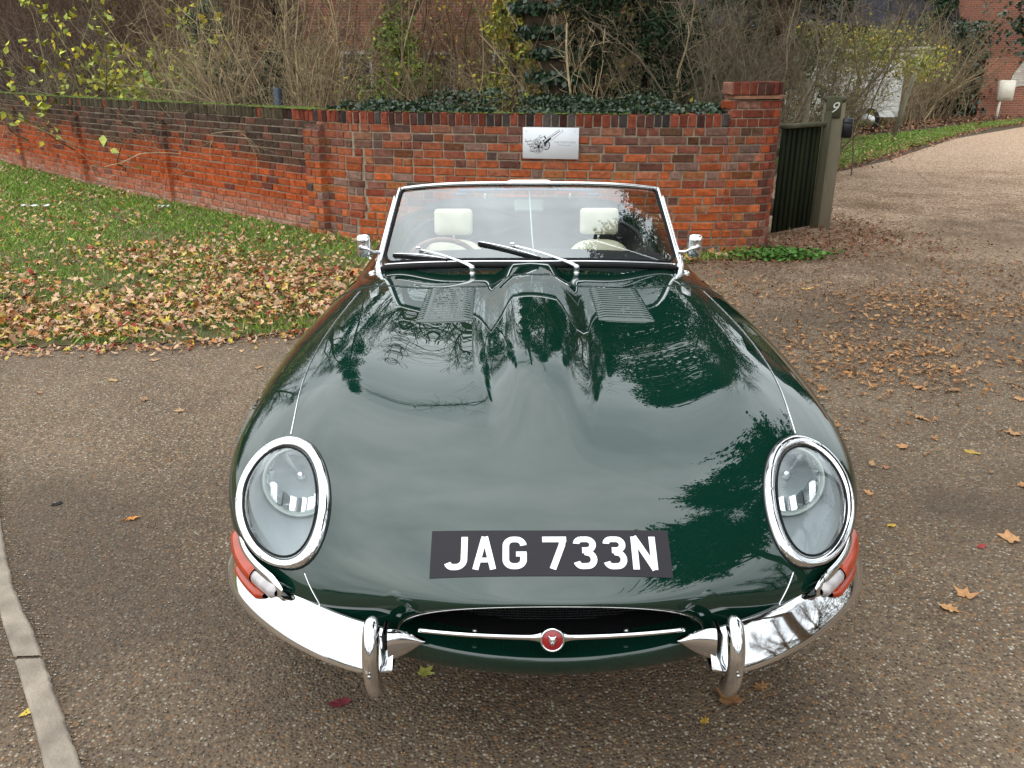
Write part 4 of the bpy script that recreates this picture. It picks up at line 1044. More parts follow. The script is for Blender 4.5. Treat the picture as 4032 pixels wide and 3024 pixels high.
# ------------------------------------------------------------ sign on the wall
sS = s_of(.32); p_, t, n = wp(sS)
sg = empty('restaurant_sign', (*(p_ + n * (TH_ / 2 + .018)), 1.005), math.atan2(t[1], t[0]), 'white restaurant sign with a line drawing of a cart on the brick wall', 'sign')
SWd, SHt = .515, .275
MB().box((0, 0, 0), (SWd, .016, SHt), bevel=.002).build('sign_board', pm('sign_white', (.74, .76, .80), rough=.3, var=.02, scale=3, coat=.3), sg)
INK = pm('sign_ink', (.02, .02, .025), rough=.6, var=.2); GREY = pm('sign_grey_ink', (.36, .37, .42), rough=.6, var=.05)
for sx in (-1, 1): MB().lathe([(.004, -.001), (.004, .002), (0, .003)], (sx * .225, -.008, .105), (0, -1, 0), 10).build('sign_screw', STEEL, sg)
def sp(zx, zy): return ((zx - 1090) / 1920 * SWd, (655 - zy) / 1030 * SHt)
lay = [.0]
def ink(mb, pts, w, y=None):
    lay[0] += .000015; yy = -.0084 - lay[0]
    P2 = np.array([sp(*q) for q in pts]); T = np.gradient(P2, axis=0); T /= np.maximum(np.linalg.norm(T, axis=1)[:, None], 1e-9); NN = np.stack([-T[:, 1], T[:, 0]], 1)
    w = np.broadcast_to(np.array(w, float), (len(P2),))[:, None] * SWd / 1920 / 2
    mb.loft([[(x, yy, z) for x, z in P2 + NN * w], [(x, yy, z) for x, z in P2 - NN * w]], closed=False)
def poly_ink(mb, pts):
    lay[0] += .000015; mb.add([(x, -.0084 - lay[0], z) for x, z in [sp(*q) for q in pts]], [tuple(range(len(pts)))])
def ell(cx, cy, rx, ry, a0=0, a1=360, n_=40, rot=0):
    return [(cx + rx * math.cos(R(a)), cy + ry * math.sin(R(a))) for a in np.linspace(a0, a1, n_)]
mb = MB()
ink(mb, ell(665, 755, 200, 235), 9); ink(mb, ell(668, 760, 165, 190), 10)
poly_ink(mb, ell(683, 770, 42, 58, 0, 345, 14))
for i, a in enumerate(np.arange(10, 370, 24)):
    c_, s_ = math.cos(R(a)), math.sin(R(a)); ink(mb, [(683 + 30 * c_, 770 + 40 * s_), (668 + 160 * c_, 760 + 186 * s_)], 22 if (i % 3 == 0) else 9)
    if i % 2 == 0: ink(mb, [(683 + 90 * math.cos(R(a + 9)), 770 + 110 * math.sin(R(a + 9))), (668 + 158 * math.cos(R(a + 9)), 760 + 182 * math.sin(R(a + 9)))], 20)
ink(mb, ell(940, 715, 118, 148, -70, 128, 26), [8] * 3 + [28] * 20 + [20] * 3)
for a in (-50, -20, 10, 40, 70, 100): ink(mb, [(895, 700), (940 + 100 * math.cos(R(a)), 715 + 128 * math.sin(R(a)))], 9)
poly_ink(mb, [(855, 640), (1090, 460), (1115, 480), (1105, 515), (1050, 560), (1010, 600), (935, 670), (915, 750), (885, 770), (875, 700)])
for d in (0, 1):
    ox, oy = (0, 0) if d == 0 else (120, 8)
    ink(mb, [(820 + ox * 1.6, 590 + oy * .5), (1345 + ox, 225 + oy)] if d == 0 else [(1110, 450), (1440, 240)], 9); ink(mb, [(850 + ox * 2.1, 620 + oy - 60 * d), (1370 + ox, 262 + oy)], 9)
    ink(mb, ell(1368 + ox, 235 + oy, 24, 32, -150, 80, 10), 9)
ink(mb, [(440, 610), (690, 450)], 7); ink(mb, [(455, 630), (820, 440)], 7)
for q in ([(215, 605), (440, 580)], [(290, 700), (480, 680)], [(365, 780), (460, 770)], [(370, 920), (420, 860), (480, 930), (540, 950)], [(400, 935), (530, 935)]): ink(mb, q, 16)
for q in ([(225, 530), (250, 600), (300, 650), (310, 710)], [(390, 530), (430, 600)], [(350, 690), (390, 790), (450, 900)], [(420, 690), (440, 780)], [(690, 400), (720, 470), (770, 500)], [(770, 390), (700, 430)], [(750, 490), (850, 430)]): ink(mb, q, 10)
poly_ink(mb, [(840, 400), (870, 430), (905, 380), (905, 430), (950, 500), (915, 525), (880, 470)]); poly_ink(mb, [(820, 560), (900, 520), (860, 600), (825, 590)])
mb.build('cart_drawing', INK, sg, smooth=False)
def text(body, size, loc, m, name, par, ext=0.0006, rot=(pi / 2, 0, 0), shear=0, space=1.0, align='CENTER'):
    cu = bpy.data.curves.new('t', 'FONT'); cu.body = body; cu.size = size; cu.extrude = ext; cu.align_x = align; cu.align_y = 'CENTER'; cu.shear = shear; cu.space_character = space
    o = bpy.data.objects.new('t', cu); COL.objects.link(o); dg = bpy.context.evaluated_depsgraph_get(); me = bpy.data.meshes.new_from_object(o.evaluated_get(dg))
    bpy.data.objects.remove(o); me.materials.clear(); me.materials.append(m); r_ = bpy.data.objects.new(name, me); COL.objects.link(r_); r_.parent = par; r_.location = loc; r_.rotation_euler = rot; return r_
tx, tz = sp(1580, 615); text('THE CART SHED', .0245, (tx, -.0085, tz), GREY, 'sign_lettering', sg, space=1.12)
tx, tz = sp(1570, 715); text('RESTAURANT', .0155, (tx, -.0085, tz), GREY, 'sign_small_lettering', sg, space=1.3)

# ------------------------------------------------------------ gate, post
WOODG = pm('mossy_wood', (.060, .062, .034), rough=.9, var=.5, scale=5, bump=.5, bscale=40, col2=(.13, .115, .08), stretch=(1, 1, .18), detail=7)
WOODD = pm('dark_stained_wood', (.006, .008, .006), rough=.85, var=.5, scale=5, bump=.5, bscale=50, col2=(.024, .030, .013), stretch=(1, 1, .15), detail=6)
gx, gy = 3.34, 7.78
post = empty('gate_post', (gx, gy, 0), R(-12), 'weathered square wooden gate post bearing the number 9 beside the drive', 'gate post')
MB().box((0.01, 0, .63), (.20, .17, 1.36), bevel=.008).build('post_shaft', pm('weathered_wood', (.15, .135, .09), rough=.9, var=.45, scale=5, bump=.5, bscale=45, col2=(.26, .225, .16), stretch=(1, 1, .18), detail=7), post)
MB().box((0.01, 0, 1.345), (.215, .185, .06), bevel=.02).build('post_cap', WOODG, post)
MB().box((-.055, -.095, .62), (.075, .03, 1.2), bevel=.004).build('post_strip', WOODG, post)
npl = MB().box((-.01, -.094, 1.255), (.155, .022, .19), bevel=.008).build('number_block', WOODG, post)
text('9', .15, (-.01, -.106, 1.26), pm('number_white', (.62, .64, .56), rough=.6, var=.1), 'house_number', npl, ext=.002, shear=.35)
lb = empty('letter_box', (gx + .135, gy - .10, 1.06), R(-12), 'small black box fixed to the side of the gate post', 'letter box')
mb = MB().box((0, 0, 0), (.10, .10, .20), bevel=.01); mb.box((0, -.052, .06), (.085, .01, .02), bevel=.003); mb.build('box_body', pm('black_box', (.008, .008, .011), rough=.4, var=.3, scale=9), lb)
g0 = np.array((2.66, 7.26)); g1 = np.array((3.22, 7.72)); gv = g1 - g0; gl_ = np.linalg.norm(gv); ga = math.atan2(gv[1], gv[0])
gate = empty('garden_gate', (*g0, 0), ga, 'low dark green mossy gate of upright boards between the wall pier and the post', 'gate')
mb = MB(); nb = 8
for i in range(nb):
    w_ = gl_ / nb; mb.box(((i + .5) * w_, 0, .56), (w_ - .012, .02, 1.06), bevel=.004); mb.box((i * w_ + .004, -.018, .56), (.028, .02, 1.04), bevel=.006)
mb.build('gate_boards', WOODD, gate)
MB().box((gl_ / 2, -.012, 1.10), (gl_ + .02, .085, .045), bevel=.008).build('top_rail', WOODG, gate)
for z in (.25, .85): MB().box((gl_ / 2, .03, z), (gl_, .035, .08), bevel=.006).build('gate_rail', WOODG, gate)

# ------------------------------------------------------------ vegetation helpers
vr = np.random.default_rng(21)
BARK = pm('bark', (1, 1, 1), rough=.9, vcol=True, var=.35, scale=14)
BIGBARK = pm('trunk_bark', (1, 1, 1), rough=.95, vcol=True, var=.45, scale=9, bump=.8, bscale=30)
LEAF = pm('leaf', (1, 1, 1), rough=.55, vcol=True, var=.22, scale=30)
LITTER = pm('dry_leaf', (1, 1, 1), rough=.65, vcol=True, var=.25, scale=60)
IVYM = pm('ivy_leaf', (1, 1, 1), rough=.35, vcol=True, var=.25, scale=30)
def unit(v): return v / np.maximum(np.linalg.norm(v, axis=-1, keepdims=True), 1e-9)
def walk(S, D, Ln, n, wob=.25, up=.0, droop=0.0, r_=vr):
    B = len(S); P_ = np.empty((B, n, 3)); P_[:, 0] = S; D = unit(D.copy()); st = (Ln / (n - 1))[:, None]
    for i in range(1, n):
        D = unit(D + r_.normal(0, wob, (B, 3)) + np.array((0, 0, up - droop * i / n))); P_[:, i] = P_[:, i - 1] + D * st
    return P_
def tubes(P_, R_, k=3):
    B, n, _ = P_.shape; T = np.gradient(P_, axis=1); T = unit(T); ref = np.tile(np.array((.31, .17, .93)), (B, n, 1)); ref[np.abs((T * ref).sum(-1)) > .93] = (1, 0, 0)
    a = unit(np.cross(T, ref)); b = np.cross(a, T); an = np.linspace(0, 2 * pi, k, endpoint=False)
    V = P_[:, :, None] + R_[..., None, None] * (a[:, :, None] * np.cos(an)[None, None, :, None] + b[:, :, None] * np.sin(an)[None, None, :, None])
    base = (np.arange(B) * n * k)[:, None, None] + (np.arange(n - 1) * k)[None, :, None]; j = np.arange(k)[None, None]
    F = np.stack([base + j, base + (j + 1) % k, base + k + (j + 1) % k, base + k + j], -1).reshape(-1, 4)
    return V.reshape(-1, 3), F
class VB:
    def __init__(s): s.V = []; s.F = []; s.C = []; s.n = 0
    def add(s, V, F, c):
        s.V.append(V); s.F.append(F + s.n); s.n += len(V); s.C.append(np.broadcast_to(c, (len(V), 3)))
    def build(s, name, m, parent=None, smooth=True):
        return mesh(name, np.concatenate(s.V), np.concatenate(s.F), m, parent, smooth, np.concatenate(s.C))
def pick(P_, m_, lo=.25, hi=.98, r_=vr):
    B, n, _ = P_.shape; b = r_.integers(0, B, m_); f = r_.uniform(lo, hi, m_) * (n - 1); i = np.minimum(f.astype(int), n - 2); g_ = (f - i)[:, None]
    return P_[b, i] * (1 - g_) + P_[b, i + 1] * g_, unit(P_[b, i + 1] - P_[b, i]), f / (n - 1), b
def cards(C_, size, cols, r_=vr, flat=.0, asp=.62, nrm_=None):
    """folded leaf: six points, four triangles' worth in two quads"""
    m_ = len(C_); size = np.broadcast_to(size, (m_,)) * r_.uniform(.65, 1.25, m_)
    a = unit(r_.normal(0, 1, (m_, 3)) * (1, 1, 1 - flat)); nn = r_.normal(0, 1, (m_, 3)) if nrm_ is None else nrm_ + r_.normal(0, .35, (m_, 3)); nn[:, 2] += flat * 2; b = unit(np.cross(nn, a)); u = np.cross(a, b)
    s = size[:, None]
    pts = [C_ - a * s * .5, C_ - a * s * .12 + b * s * asp * .5 + u * s * .12, C_ + a * s * .5, C_ - a * s * .12 - b * s * asp * .5 + u * s * .12]
    V = np.stack(pts, 1).reshape(-1, 3); i = (np.arange(m_) * 4)[:, None]
    F = np.concatenate([i + np.array((0, 1, 2))[None], i + np.array((0, 2, 3))[None]])
    cc = np.asarray(cols, float)[r_.integers(0, len(cols), m_)] * r_.uniform(.7, 1.25, (m_, 1))
    return V, F, np.repeat(cc, 4, 0)
TAN = np.array((.36, .275, .165)); BRN = np.array((.17, .115, .072)); GRY = np.array((.25, .205, .14)); OLV = np.array((.24, .20, .11)); PUR = np.array((.14, .09, .07))
def shrub(x, y, h, n_st, lean, label, col=TAN, r0=.013, tw=10, tw2=4, base_r=.28, wob=.15, leaves=None, nleaf=0, lsize=.06, group='bare shrubs behind the wall', name='bare_shrub', up=.05, z=0.0, cat='shrub', twl=.45, lhi=99):
    e = empty(name, (x, y, z), 0, label, cat, group); r_ = np.random.default_rng(int(abs(x * 131 + y * 977)) + n_st)
    S = np.stack([r_.normal(0, base_r, n_st), r_.normal(0, base_r * .7, n_st), np.zeros(n_st)], 1)
    az = np.arctan2(S[:, 1], S[:, 0]) + r_.normal(0, .6, n_st); ln = np.abs(r_.normal(0, lean, n_st)); D = np.stack([np.cos(az) * ln, np.sin(az) * ln, np.ones(n_st)], 1)
    H_ = h * r_.uniform(.55, 1.1, n_st); P0 = walk(S, D, H_, 12, wob, up, r_=r_); R0 = r0 * r_.uniform(.6, 1.3, n_st)[:, None] * np.linspace(1, .25, 12)[None]
    vb = VB(); c0 = col * r_.uniform(.6, 1.3, (n_st, 1)); V, F = tubes(P0, R0, 5); vb.add(V, F, np.repeat(c0, 60, 0))
    m1 = n_st * tw; s1, d1, f1, b1 = pick(P0, m1, .22, .97, r_); D1 = unit(d1 + r_.normal(0, .62, (m1, 3))); P1 = walk(s1, D1, h * twl * (1.1 - f1) * r_.uniform(.5, 1.2, m1) + .12, 6, wob * 1.6, .03, r_=r_)
    R1 = (r0 * .42 * (1.15 - f1) * r_.uniform(.7, 1.2, m1))[:, None] * np.linspace(1, .35, 6)[None]; V, F = tubes(P1, np.maximum(R1, .0016), 3); c1 = col * r_.uniform(.55, 1.35, (m1, 1)); vb.add(V, F, np.repeat(c1, 18, 0))
    if tw2:
        m2 = m1 * tw2; s2, d2, f2, b2 = pick(P1, m2, .15, .98, r_); P2 = walk(s2, unit(d2 + r_.normal(0, .7, (m2, 3))), r_.uniform(.08, .32, m2) * (h / 3) ** .5, 4, wob * 2, .0, r_=r_)
        V, F = tubes(P2, np.maximum(np.full((m2, 1), r0 * .14), .0011) * np.linspace(1, .6, 4)[None] * r_.uniform(.8, 1.4, (m2, 1)), 3); c2 = col * r_.uniform(.5, 1.4, (m2, 1)); vb.add(V, F, np.repeat(c2, 12, 0))
    vb.build('stems', BARK, e)
    if leaves:
        src = P1; sL, dL, _, _ = pick(src, nleaf, .2, 1.0, r_); sL = sL + r_.normal(0, .03, sL.shape); k = sL[:, 2] < lhi; sL = sL[k]; v, f, c = cards(sL, lsize, leaves, r_); mesh('leaves', v, f, LEAF, e, False, c)
    return e
def tree(x, y, h, label, trunk_r=.16, col=BRN, nb=16, tw=14, tw2=9, tw3=4, spread=.75, first=.25, lean=(0, 0), leaves=None, nleaf=0, lsize=.09, group='bare trees beyond the wall', name='bare_tree', z=0.0, seed=0, thin=1.0, droop=0.0, blen=.42):
    e = empty(name, (x, y, z), 0, label, 'tree', group); r_ = np.random.default_rng(seed + int(abs(x * 77 + y * 311)))
    n_ = 14; P0 = walk(np.zeros((1, 3)), np.array([[lean[0], lean[1], 1.0]]), np.array([h * .85]), n_, .055, .03, r_=r_); Rt = (trunk_r * np.linspace(1, .16, n_))[None]; Rt[0, 0] *= 1.5; Rt[0, 1] *= 1.08
    V, F = tubes(P0, Rt, 12); t_ = VB(); t_.add(V, F, col * .9); t_.build('trunk', BIGBARK, e)
    vb = VB(); s1, d1, f1, _ = pick(P0, nb, first, .98, r_); az = r_.uniform(0, 2 * pi, nb); D1 = np.stack([np.cos(az), np.sin(az), r_.uniform(.25, 1.0, nb)], 1) * (spread, spread, 1)
    P1 = walk(s1, D1, h * blen * (1.25 - f1) * r_.uniform(.8, 1.2, nb), 10, .13, .05, droop, r_); R1 = (trunk_r * .42 * (1.2 - f1))[:, None] * np.linspace(1, .2, 10)[None]; V, F = tubes(P1, R1, 6); vb.add(V, F, col)
    m2 = nb * tw; s2, d2, f2, _ = pick(P1, m2, .15, .98, r_); P2 = walk(s2, unit(d2 + r_.normal(0, .55, (m2, 3))), h * .16 * (1.2 - f2) * r_.uniform(.6, 1.3, m2), 7, .17, .03, droop * .8, r_); R2 = (trunk_r * .10 * (1.2 - f2))[:, None] * np.linspace(1, .3, 7)[None]; V, F = tubes(P2, np.maximum(R2, .004), 4); vb.add(V, F, col * 1.05)
    m3 = m2 * tw2; s3, d3, f3, _ = pick(P2, m3, .1, .98, r_); P3 = walk(s3, unit(d3 + r_.normal(0, .6, (m3, 3))), r_.uniform(.2, .75, m3) * (h / 9), 4, .22, .0, droop, r_); V, F = tubes(P3, np.full((m3, 1), .0042 * thin) * np.linspace(1, .5, 4)[None] * r_.uniform(.7, 1.4, (m3, 1)), 3); vb.add(V, F, np.repeat(col * r_.uniform(.6, 1.3, (m3, 1)), 12, 0))
    vb.build('branches', BARK, e)
    if leaves:
        sL, _, _, _ = pick(P3, nleaf, .1, 1.0, r_); v, f, c = cards(sL + r_.normal(0, .05, sL.shape), lsize, leaves, r_); mesh('crown', v, f, LEAF, e, False, c)
    return e
YEL = [(.48, .40, .05), (.42, .42, .07), (.52, .40, .04), (.32, .36, .07)]
YGR = [(.30, .32, .06), (.42, .38, .06), (.22, .27, .06), (.45, .33, .05)]
DKG = [(.018, .04, .016), (.03, .055, .022), (.012, .028, .012)]
IVG = [(.022, .055, .026), (.035, .075, .035), (.016, .04, .02), (.05, .09, .045)]
# --- shrubs standing just behind the wall, left to right
shrub(-12.4, 20.6, 4.4, 26, .6, 'purple brown shrub above the wall at the left edge of the view', PUR, .016, 14, 6, base_r=.6)
shrub(-9.6, 16.6, 3.6, 22, .55, 'dark leafless shrub above the far left end of the brick wall', PUR, .016, 16, 6)
shrub(-7.6, 14.0, 3.0, 16, .9, 'sprawling bare shrub whose grey branches hang over the wall at the left', GRY, .018, 14, 5, wob=.14)
hz = shrub(-5.9, 12.6, 3.4, 20, 1.0, 'spreading shrub with scattered bright yellow leaves overhanging the wall', OLV, .017, 12, 4, leaves=[(.50, .46, .05), (.46, .48, .08), (.56, .44, .04), (.36, .42, .08)], nleaf=1150, lsize=.12, wob=.15, group=None, name='yellow_leaf_shrub')
shrub(-5.0, 11.5, 2.2, 9, 1.15, 'low arching shrub with a few large pale yellow leaves just above the wall', OLV, .014, 8, 3, leaves=[(.45, .48, .12), (.38, .42, .1)], nleaf=46, lsize=.13, wob=.16, group=None, name='yellow_leaf_shrub')
shrub(-4.0, 10.9, 3.3, 34, .42, 'tall upright clump of straw coloured stems behind the last small buttress', TAN, .016, 12, 4)
shrub(-2.9, 10.0, 3.3, 44, .45, 'dense vase of straw coloured stems behind the large buttress', TAN * 1.1, .016, 10, 4)
shrub(-1.9, 9.1, 3.2, 14, .45, 'open brown stemmed shrub just right of the large buttress', OLV * .9, .013, 9, 4)
shrub(-.95, 8.9, 3.0, 16, .6, 'tangled brown shrub above the wall left of the ivy clad tree', BRN * 1.3, .012, 10, 4)
shrub(-.15, 8.6, 2.6, 18, .6, 'thin arching shrub with a few yellow leaves beside the ivy clad tree', TAN * .9, .010, 12, 4, leaves=YEL, nleaf=60, lsize=.06)
shrub(1.15, 8.2, 3.2, 9, .6, 'shrub with a few long pale forked branches above the restaurant sign', TAN * 1.2, .022, 7, 4, wob=.08)
shrub(2.45, 8.9, 3.2, 26, .30, 'dense dull brown shrub directly behind the end pier of the wall', GRY * .9, .013, 14, 5)
shrub(2.75, 9.1, 3.3, 34, .38, 'thick grey brown shrub standing just left of the garden gate', GRY * 1.0, .014, 14, 5, leaves=[(.1, .12, .04)], nleaf=500, lsize=.04)
# second row
BK = 'leafless shrubs filling the garden'
for i, (x, y, h, c, lb_, lv) in enumerate([(-10.6, 19.6, 4.6, PUR, 'deep purple brown thicket far beyond the left end of the wall', None), (-8.2, 17.5, 4.2, PUR, 'purple brown thicket behind the yellow leaved shrub', None), (-5.2, 14.6, 4.0, BRN, 'brown thicket behind the first straw coloured clump', None), (-3.0, 13.2, 3.8, PUR * 1.2, 'brown thicket behind the large buttress', [(.4, .16, .04), (.45, .3, .05)]), (-.9, 12.2, 3.6, BRN, 'thicket with orange and yellow leaves behind the middle of the wall', [(.42, .26, .04), (.45, .36, .06), (.35, .15, .04)]), (.9, 12.6, 3.6, OLV, 'thicket with yellow green leaves behind the ivy clad tree', YGR), (4.2, 12.8, 3.6, GRY, 'thicket right of the dark conifer beyond the end pier', None)]):
    shrub(x, y, h, 40, .6, lb_, c, .015, 16, 7, base_r=.7, leaves=lv, nleaf=700 if lv else 0, lsize=.07, group=BK, lhi=3.0)
# --- ivy clad tree
it = empty('ivy_clad_tree', (.30, 8.15, 0), 0, 'leaning tree trunk thickly clad in dark ivy rising behind the restaurant sign', 'tree')
tp = resample([(.42, 0, 0), (.30, 0, 1.0), (.10, .03, 1.7), (-.24, .06, 2.5), (-.6, .15, 4.0), (-.8, .2, 7.5)], 30)
MB().tube(tp, np.linspace(.15, .07, 30), 12).build('trunk', pm('ivy_trunk', (.06, .045, .03), rough=.95, var=.4, scale=9, bump=.6, bscale=30), it)
m_ = 8500; f_ = vr.uniform(0, 1, m_) ** 1.1 * 29 * .62; i_ = f_.astype(int); a_ = vr.uniform(0, 2 * pi, m_); rr_ = .10 + np.abs(vr.normal(0, .065, m_)) + .06 * np.sin(i_ * 1.3) ** 2
wide = np.clip((1.9 - tp[i_, 2]) / .8, 0, 1) * .20 * vr.uniform(0, 1, m_); nn_ = np.stack([np.cos(a_), np.sin(a_), np.zeros(m_)], 1)
v, f, c = cards(tp[i_] + nn_ * (rr_ + wide)[:, None] + vr.normal(0, .03, (m_, 3)), .062, DKG + IVG[:2], asp=.9, nrm_=nn_); mesh('ivy', v, f, IVYM, it, False, c)
b_ = VB(); s1, d1, f1, _ = pick(tp[None], 9, .3, .95); P1 = walk(s1, unit(np.stack([vr.normal(0, 1, 9), vr.normal(0, .6, 9), np.full(9, .5)], 1)), vr.uniform(1.2, 3, 9), 9, .16, .04); V, F = tubes(P1, np.full((9, 1), .03) * np.linspace(1, .2, 9)[None], 6); b_.add(V, F, BRN * .8)
s2, d2, _, _ = pick(P1, 500); P2 = walk(s2, unit(d2 + vr.normal(0, .6, (500, 3))), vr.uniform(.3, 1.0, 500), 6, .2); V, F = tubes(P2, np.full((500, 1), .005) * np.linspace(1, .3, 6)[None], 3); b_.add(V, F, BRN); b_.build('branches', BARK, it)
# --- ivy along the top of the wall
iv = VB(); m_ = 7000; s_ = vr.uniform(S_PIL + .1, S_END - .1, m_); base_ = np.array([wp(q)[0] for q in s_]); nb_ = np.array([wp(q)[2] for q in s_])
dn = np.clip(vr.normal(-.10, .10, m_), -.6, .09); ht = np.abs(vr.normal(0, .028, m_)) * np.array([.6 + .7 * max(0, noise1(q * 2.2)) for q in s_])
dn2 = np.where(vr.random(m_) < .35, -vr.uniform(.1, .7, m_), dn); ht2 = np.where(dn2 < -.12, ht + vr.uniform(0, .22, m_) * np.array([.5 + .5 * noise1(q * 1.3, 1) for q in s_]), ht)
C_ = np.concatenate([base_ + nb_ * dn2[:, None], (ZC + .115 + ht2)[:, None]], 1)
k_ = np.array([(noise1(q * 2.6, 3) > -.55) for q in s_]) ; C_ = C_[k_]
v, f, c = cards(C_, .037, [(.020, .048, .022), (.035, .070, .030), (.014, .032, .014), (.05, .075, .03)], flat=.15, asp=.85); o = mesh('ivy_mat', v, f, IVYM, None, False, c); tag(o, 'low mat of dark ivy creeping along the top of the wall', 'ivy', kind='stuff')
pk = shrub(-4.9, 11.0, .55, 8, .8, 'small sprig with fresh pale green leaves poking above the wall', np.array((.2, .24, .08)), .006, 6, 0, base_r=.1, leaves=[(.24, .36, .08), (.32, .42, .12)], nleaf=34, lsize=.12, group=None, name='leafy_sprig', z=1.15, cat='plant')
# dark conifer, dark evergreen lumps
def evergreen(x, y, h, w, label, cols, n_=9000, ls=.09, name='conifer', group='dark evergreens in the garden', shape=1.0, z=0.0, tr=.1, base=.08, nc=60, fl=.30):
    e = empty(name, (x, y, z), 0, label, 'tree' if h > 2 else 'bush', group); r_ = np.random.default_rng(int(h * 100 + abs(x * 10)))
    MB().tube([(0, 0, 0), (.03, 0, h * .5), (0, 0, h * .9)], [tr, tr * .6, tr * .1], 8).build('trunk', MC['ivy_trunk'], e)
    cz = r_.uniform(base, .98, nc) * h; rad = w * (1 - (cz / h) ** (1.6 * shape)) * r_.uniform(.35, 1.05, nc); a = r_.uniform(0, 2 * pi, nc); cl = np.stack([rad * np.cos(a), rad * np.sin(a), cz], 1)
    i = r_.integers(0, nc, n_); q = cl[i] + unit(r_.normal(0, 1, (n_, 3))) * (r_.uniform(.3, 1, (n_, 1)) ** .5) * w * fl * r_.uniform(.7, 1.1, (n_, 1)) * (1, 1, .8)
    v, f, c = cards(q, ls, cols, r_, asp=.45); c = c * np.repeat(r_.uniform(.6, 1.3, nc)[i], 4)[:, None]; mesh('crown', v, f, LEAF, e, False, c); return e
evergreen(1.55, 9.3, 5.6, 1.15, 'very dark green yew filling the gap right of the ivy clad tree', DKG, 16000, .08)
evergreen(.95, 9.6, 4.2, .7, 'narrow dark evergreen pressed against the ivy clad tree', DKG, 6000, .07)
evergreen(-4.55, 11.9, 2.5, .9, 'low blue green evergreen bush half hidden behind the yellow leaved shrub', [(.03, .07, .045), (.045, .09, .06)], 4500, .07, 'evergreen_bush')
evergreen(-3.3, 10.8, 1.9, .5, 'small dark evergreen bush between the straw coloured clumps', [(.03, .06, .04)], 2500, .06, 'evergreen_bush')
evergreen(-1.5, 10.0, 2.3, .9, 'bright green bush glimpsed through the stems in the middle', [(.18, .26, .05), (.12, .19, .05), (.3, .32, .06)], 5000, .07, 'evergreen_bush')
evergreen(-.05, 9.6, 2.5, .8, 'yellow green bush glimpsed left of the ivy clad trunk', YGR, 4500, .08, 'evergreen_bush')
evergreen(4.4, 14.6, 4.6, 1.6, 'mid green bushy tree rising behind the end pier', [(.06, .09, .035), (.09, .12, .05)], 9000, .1, 'bushy_tree')
evergreen(4.3, 13.2, 10.5, 2.9, 'tall ivy smothered tree rising behind the end pier', DKG + [(.04, .06, .02)], 30000, .13, 'ivy_smothered_tree', tr=.16, base=.24, shape=1.6, nc=130, fl=.2)
evergreen(-3.7, 12.6, 10.6, 1.5, 'tall narrow conifer rising behind the straw coloured clumps', DKG, 17000, .12, 'tall_conifer', tr=.14, base=.30, shape=1.5, nc=90, fl=.3)
evergreen(.75, 10.4, 8.6, 1.7, 'ivy laden tree top above the dark yew', DKG + [(.05, .06, .02)], 14000, .12, 'ivy_laden_tree', tr=.14, base=.40, shape=1.5, nc=80, fl=.28)
# --- tall bare trees (seen above the wall and mirrored in the bonnet)
for i, (x, y, h, tr, lb_) in enumerate([(-14, 22, 12, .22, 'tall bare tree far beyond the left end of the wall'), (-7.5, 19, 11, .2, 'tall bare tree behind the yellow leaved shrub'), (-2.6, 17, 10.5, .18, 'tall bare tree behind the straw coloured clumps'), (1.4, 16, 9.5, .2, 'tall bare tree behind the ivy clad trunk'), (3.6, 11.2, 9.8, .17, 'tall bare tree close behind the gate'), (6.2, 20, 11.5, .2, 'tall bare tree behind the white van'), (22, 41, 12, .24, 'tall bare tree behind the brick house')]):
    tree(x, y, h, lb_, tr, BRN * .8, 20, 15, 11, seed=i, thin=1.4 if y > 15 else 1.0, first=.22)
# leafy tree standing on the right, outside the picture, mirrored in the right wing
tree(7.4, 5.0, 12, 'spreading oak still in dark green leaf on the right of the drive', .28, BRN * .8, 26, 13, 7, leaves=[(.03, .05, .018), (.045, .06, .02), (.06, .05, .02)], nleaf=52000, lsize=.13, group=None, name='oak_tree', spread=1.15, first=.50, blen=.38, lean=(-.10, -.03))
tree(6.9, -1.2, 12.5, 'second big oak overhanging the road beside the front of the car', .3, BRN * .8, 26, 13, 7, leaves=[(.03, .05, .018), (.045, .06, .02), (.06, .05, .02)], nleaf=52000, lsize=.13, group=None, name='oak_tree', spread=1.25, first=.50, blen=.40, lean=(-.12, .0), seed=8)
tree(12.5, -4.0, 9, 'bare roadside tree to the right behind the viewer', .2, BRN, 16, 12, 8, seed=5, thin=1.5, group='roadside trees behind the viewer')
tree(-3.5, -19, 9, 'small umbrella shaped tree behind the viewer', .22, BRN, 16, 12, 7, leaves=[(.04, .06, .02)], nleaf=9000, lsize=.18, spread=1.4, first=.4, seed=3, group='roadside trees behind the viewer', name='broad_tree')
tree(8, -24, 10, 'round headed tree across the road behind the viewer', .22, BRN, 16, 12, 7, leaves=[(.04, .055, .02)], nleaf=9000, lsize=.2, spread=1.2, first=.35, seed=4, group='roadside trees behind the viewer', name='broad_tree')
m_ = 16000; q = np.stack([15 + vr.normal(0, .8, m_), vr.uniform(-14, 11, m_), vr.uniform(0, 3.6, m_)], 1); q[:, 2] *= 1 + .25 * np.sin(q[:, 1] * .9)
v, f, c = cards(q, .22, [(.045, .055, .02), (.10, .07, .03), (.03, .035, .02), (.16, .10, .04)]); tag(mesh('side_hedge', v, f, LEAF, None, False, c), 'ragged brown and green hedge right of the drive, beyond the oak', 'hedge')
for j_, (x_, y_) in enumerate(((15.5, -7), (16, -1), (15.5, 5))): tree(x_, y_, 9, ['bare hedge tree opposite the front bumper', 'bare hedge tree opposite the windscreen', 'bare hedge tree level with the gate'][j_], .18, BRN, 16, 12, 8, seed=20 + j_, thin=1.8, group='trees in the hedge right of the drive')
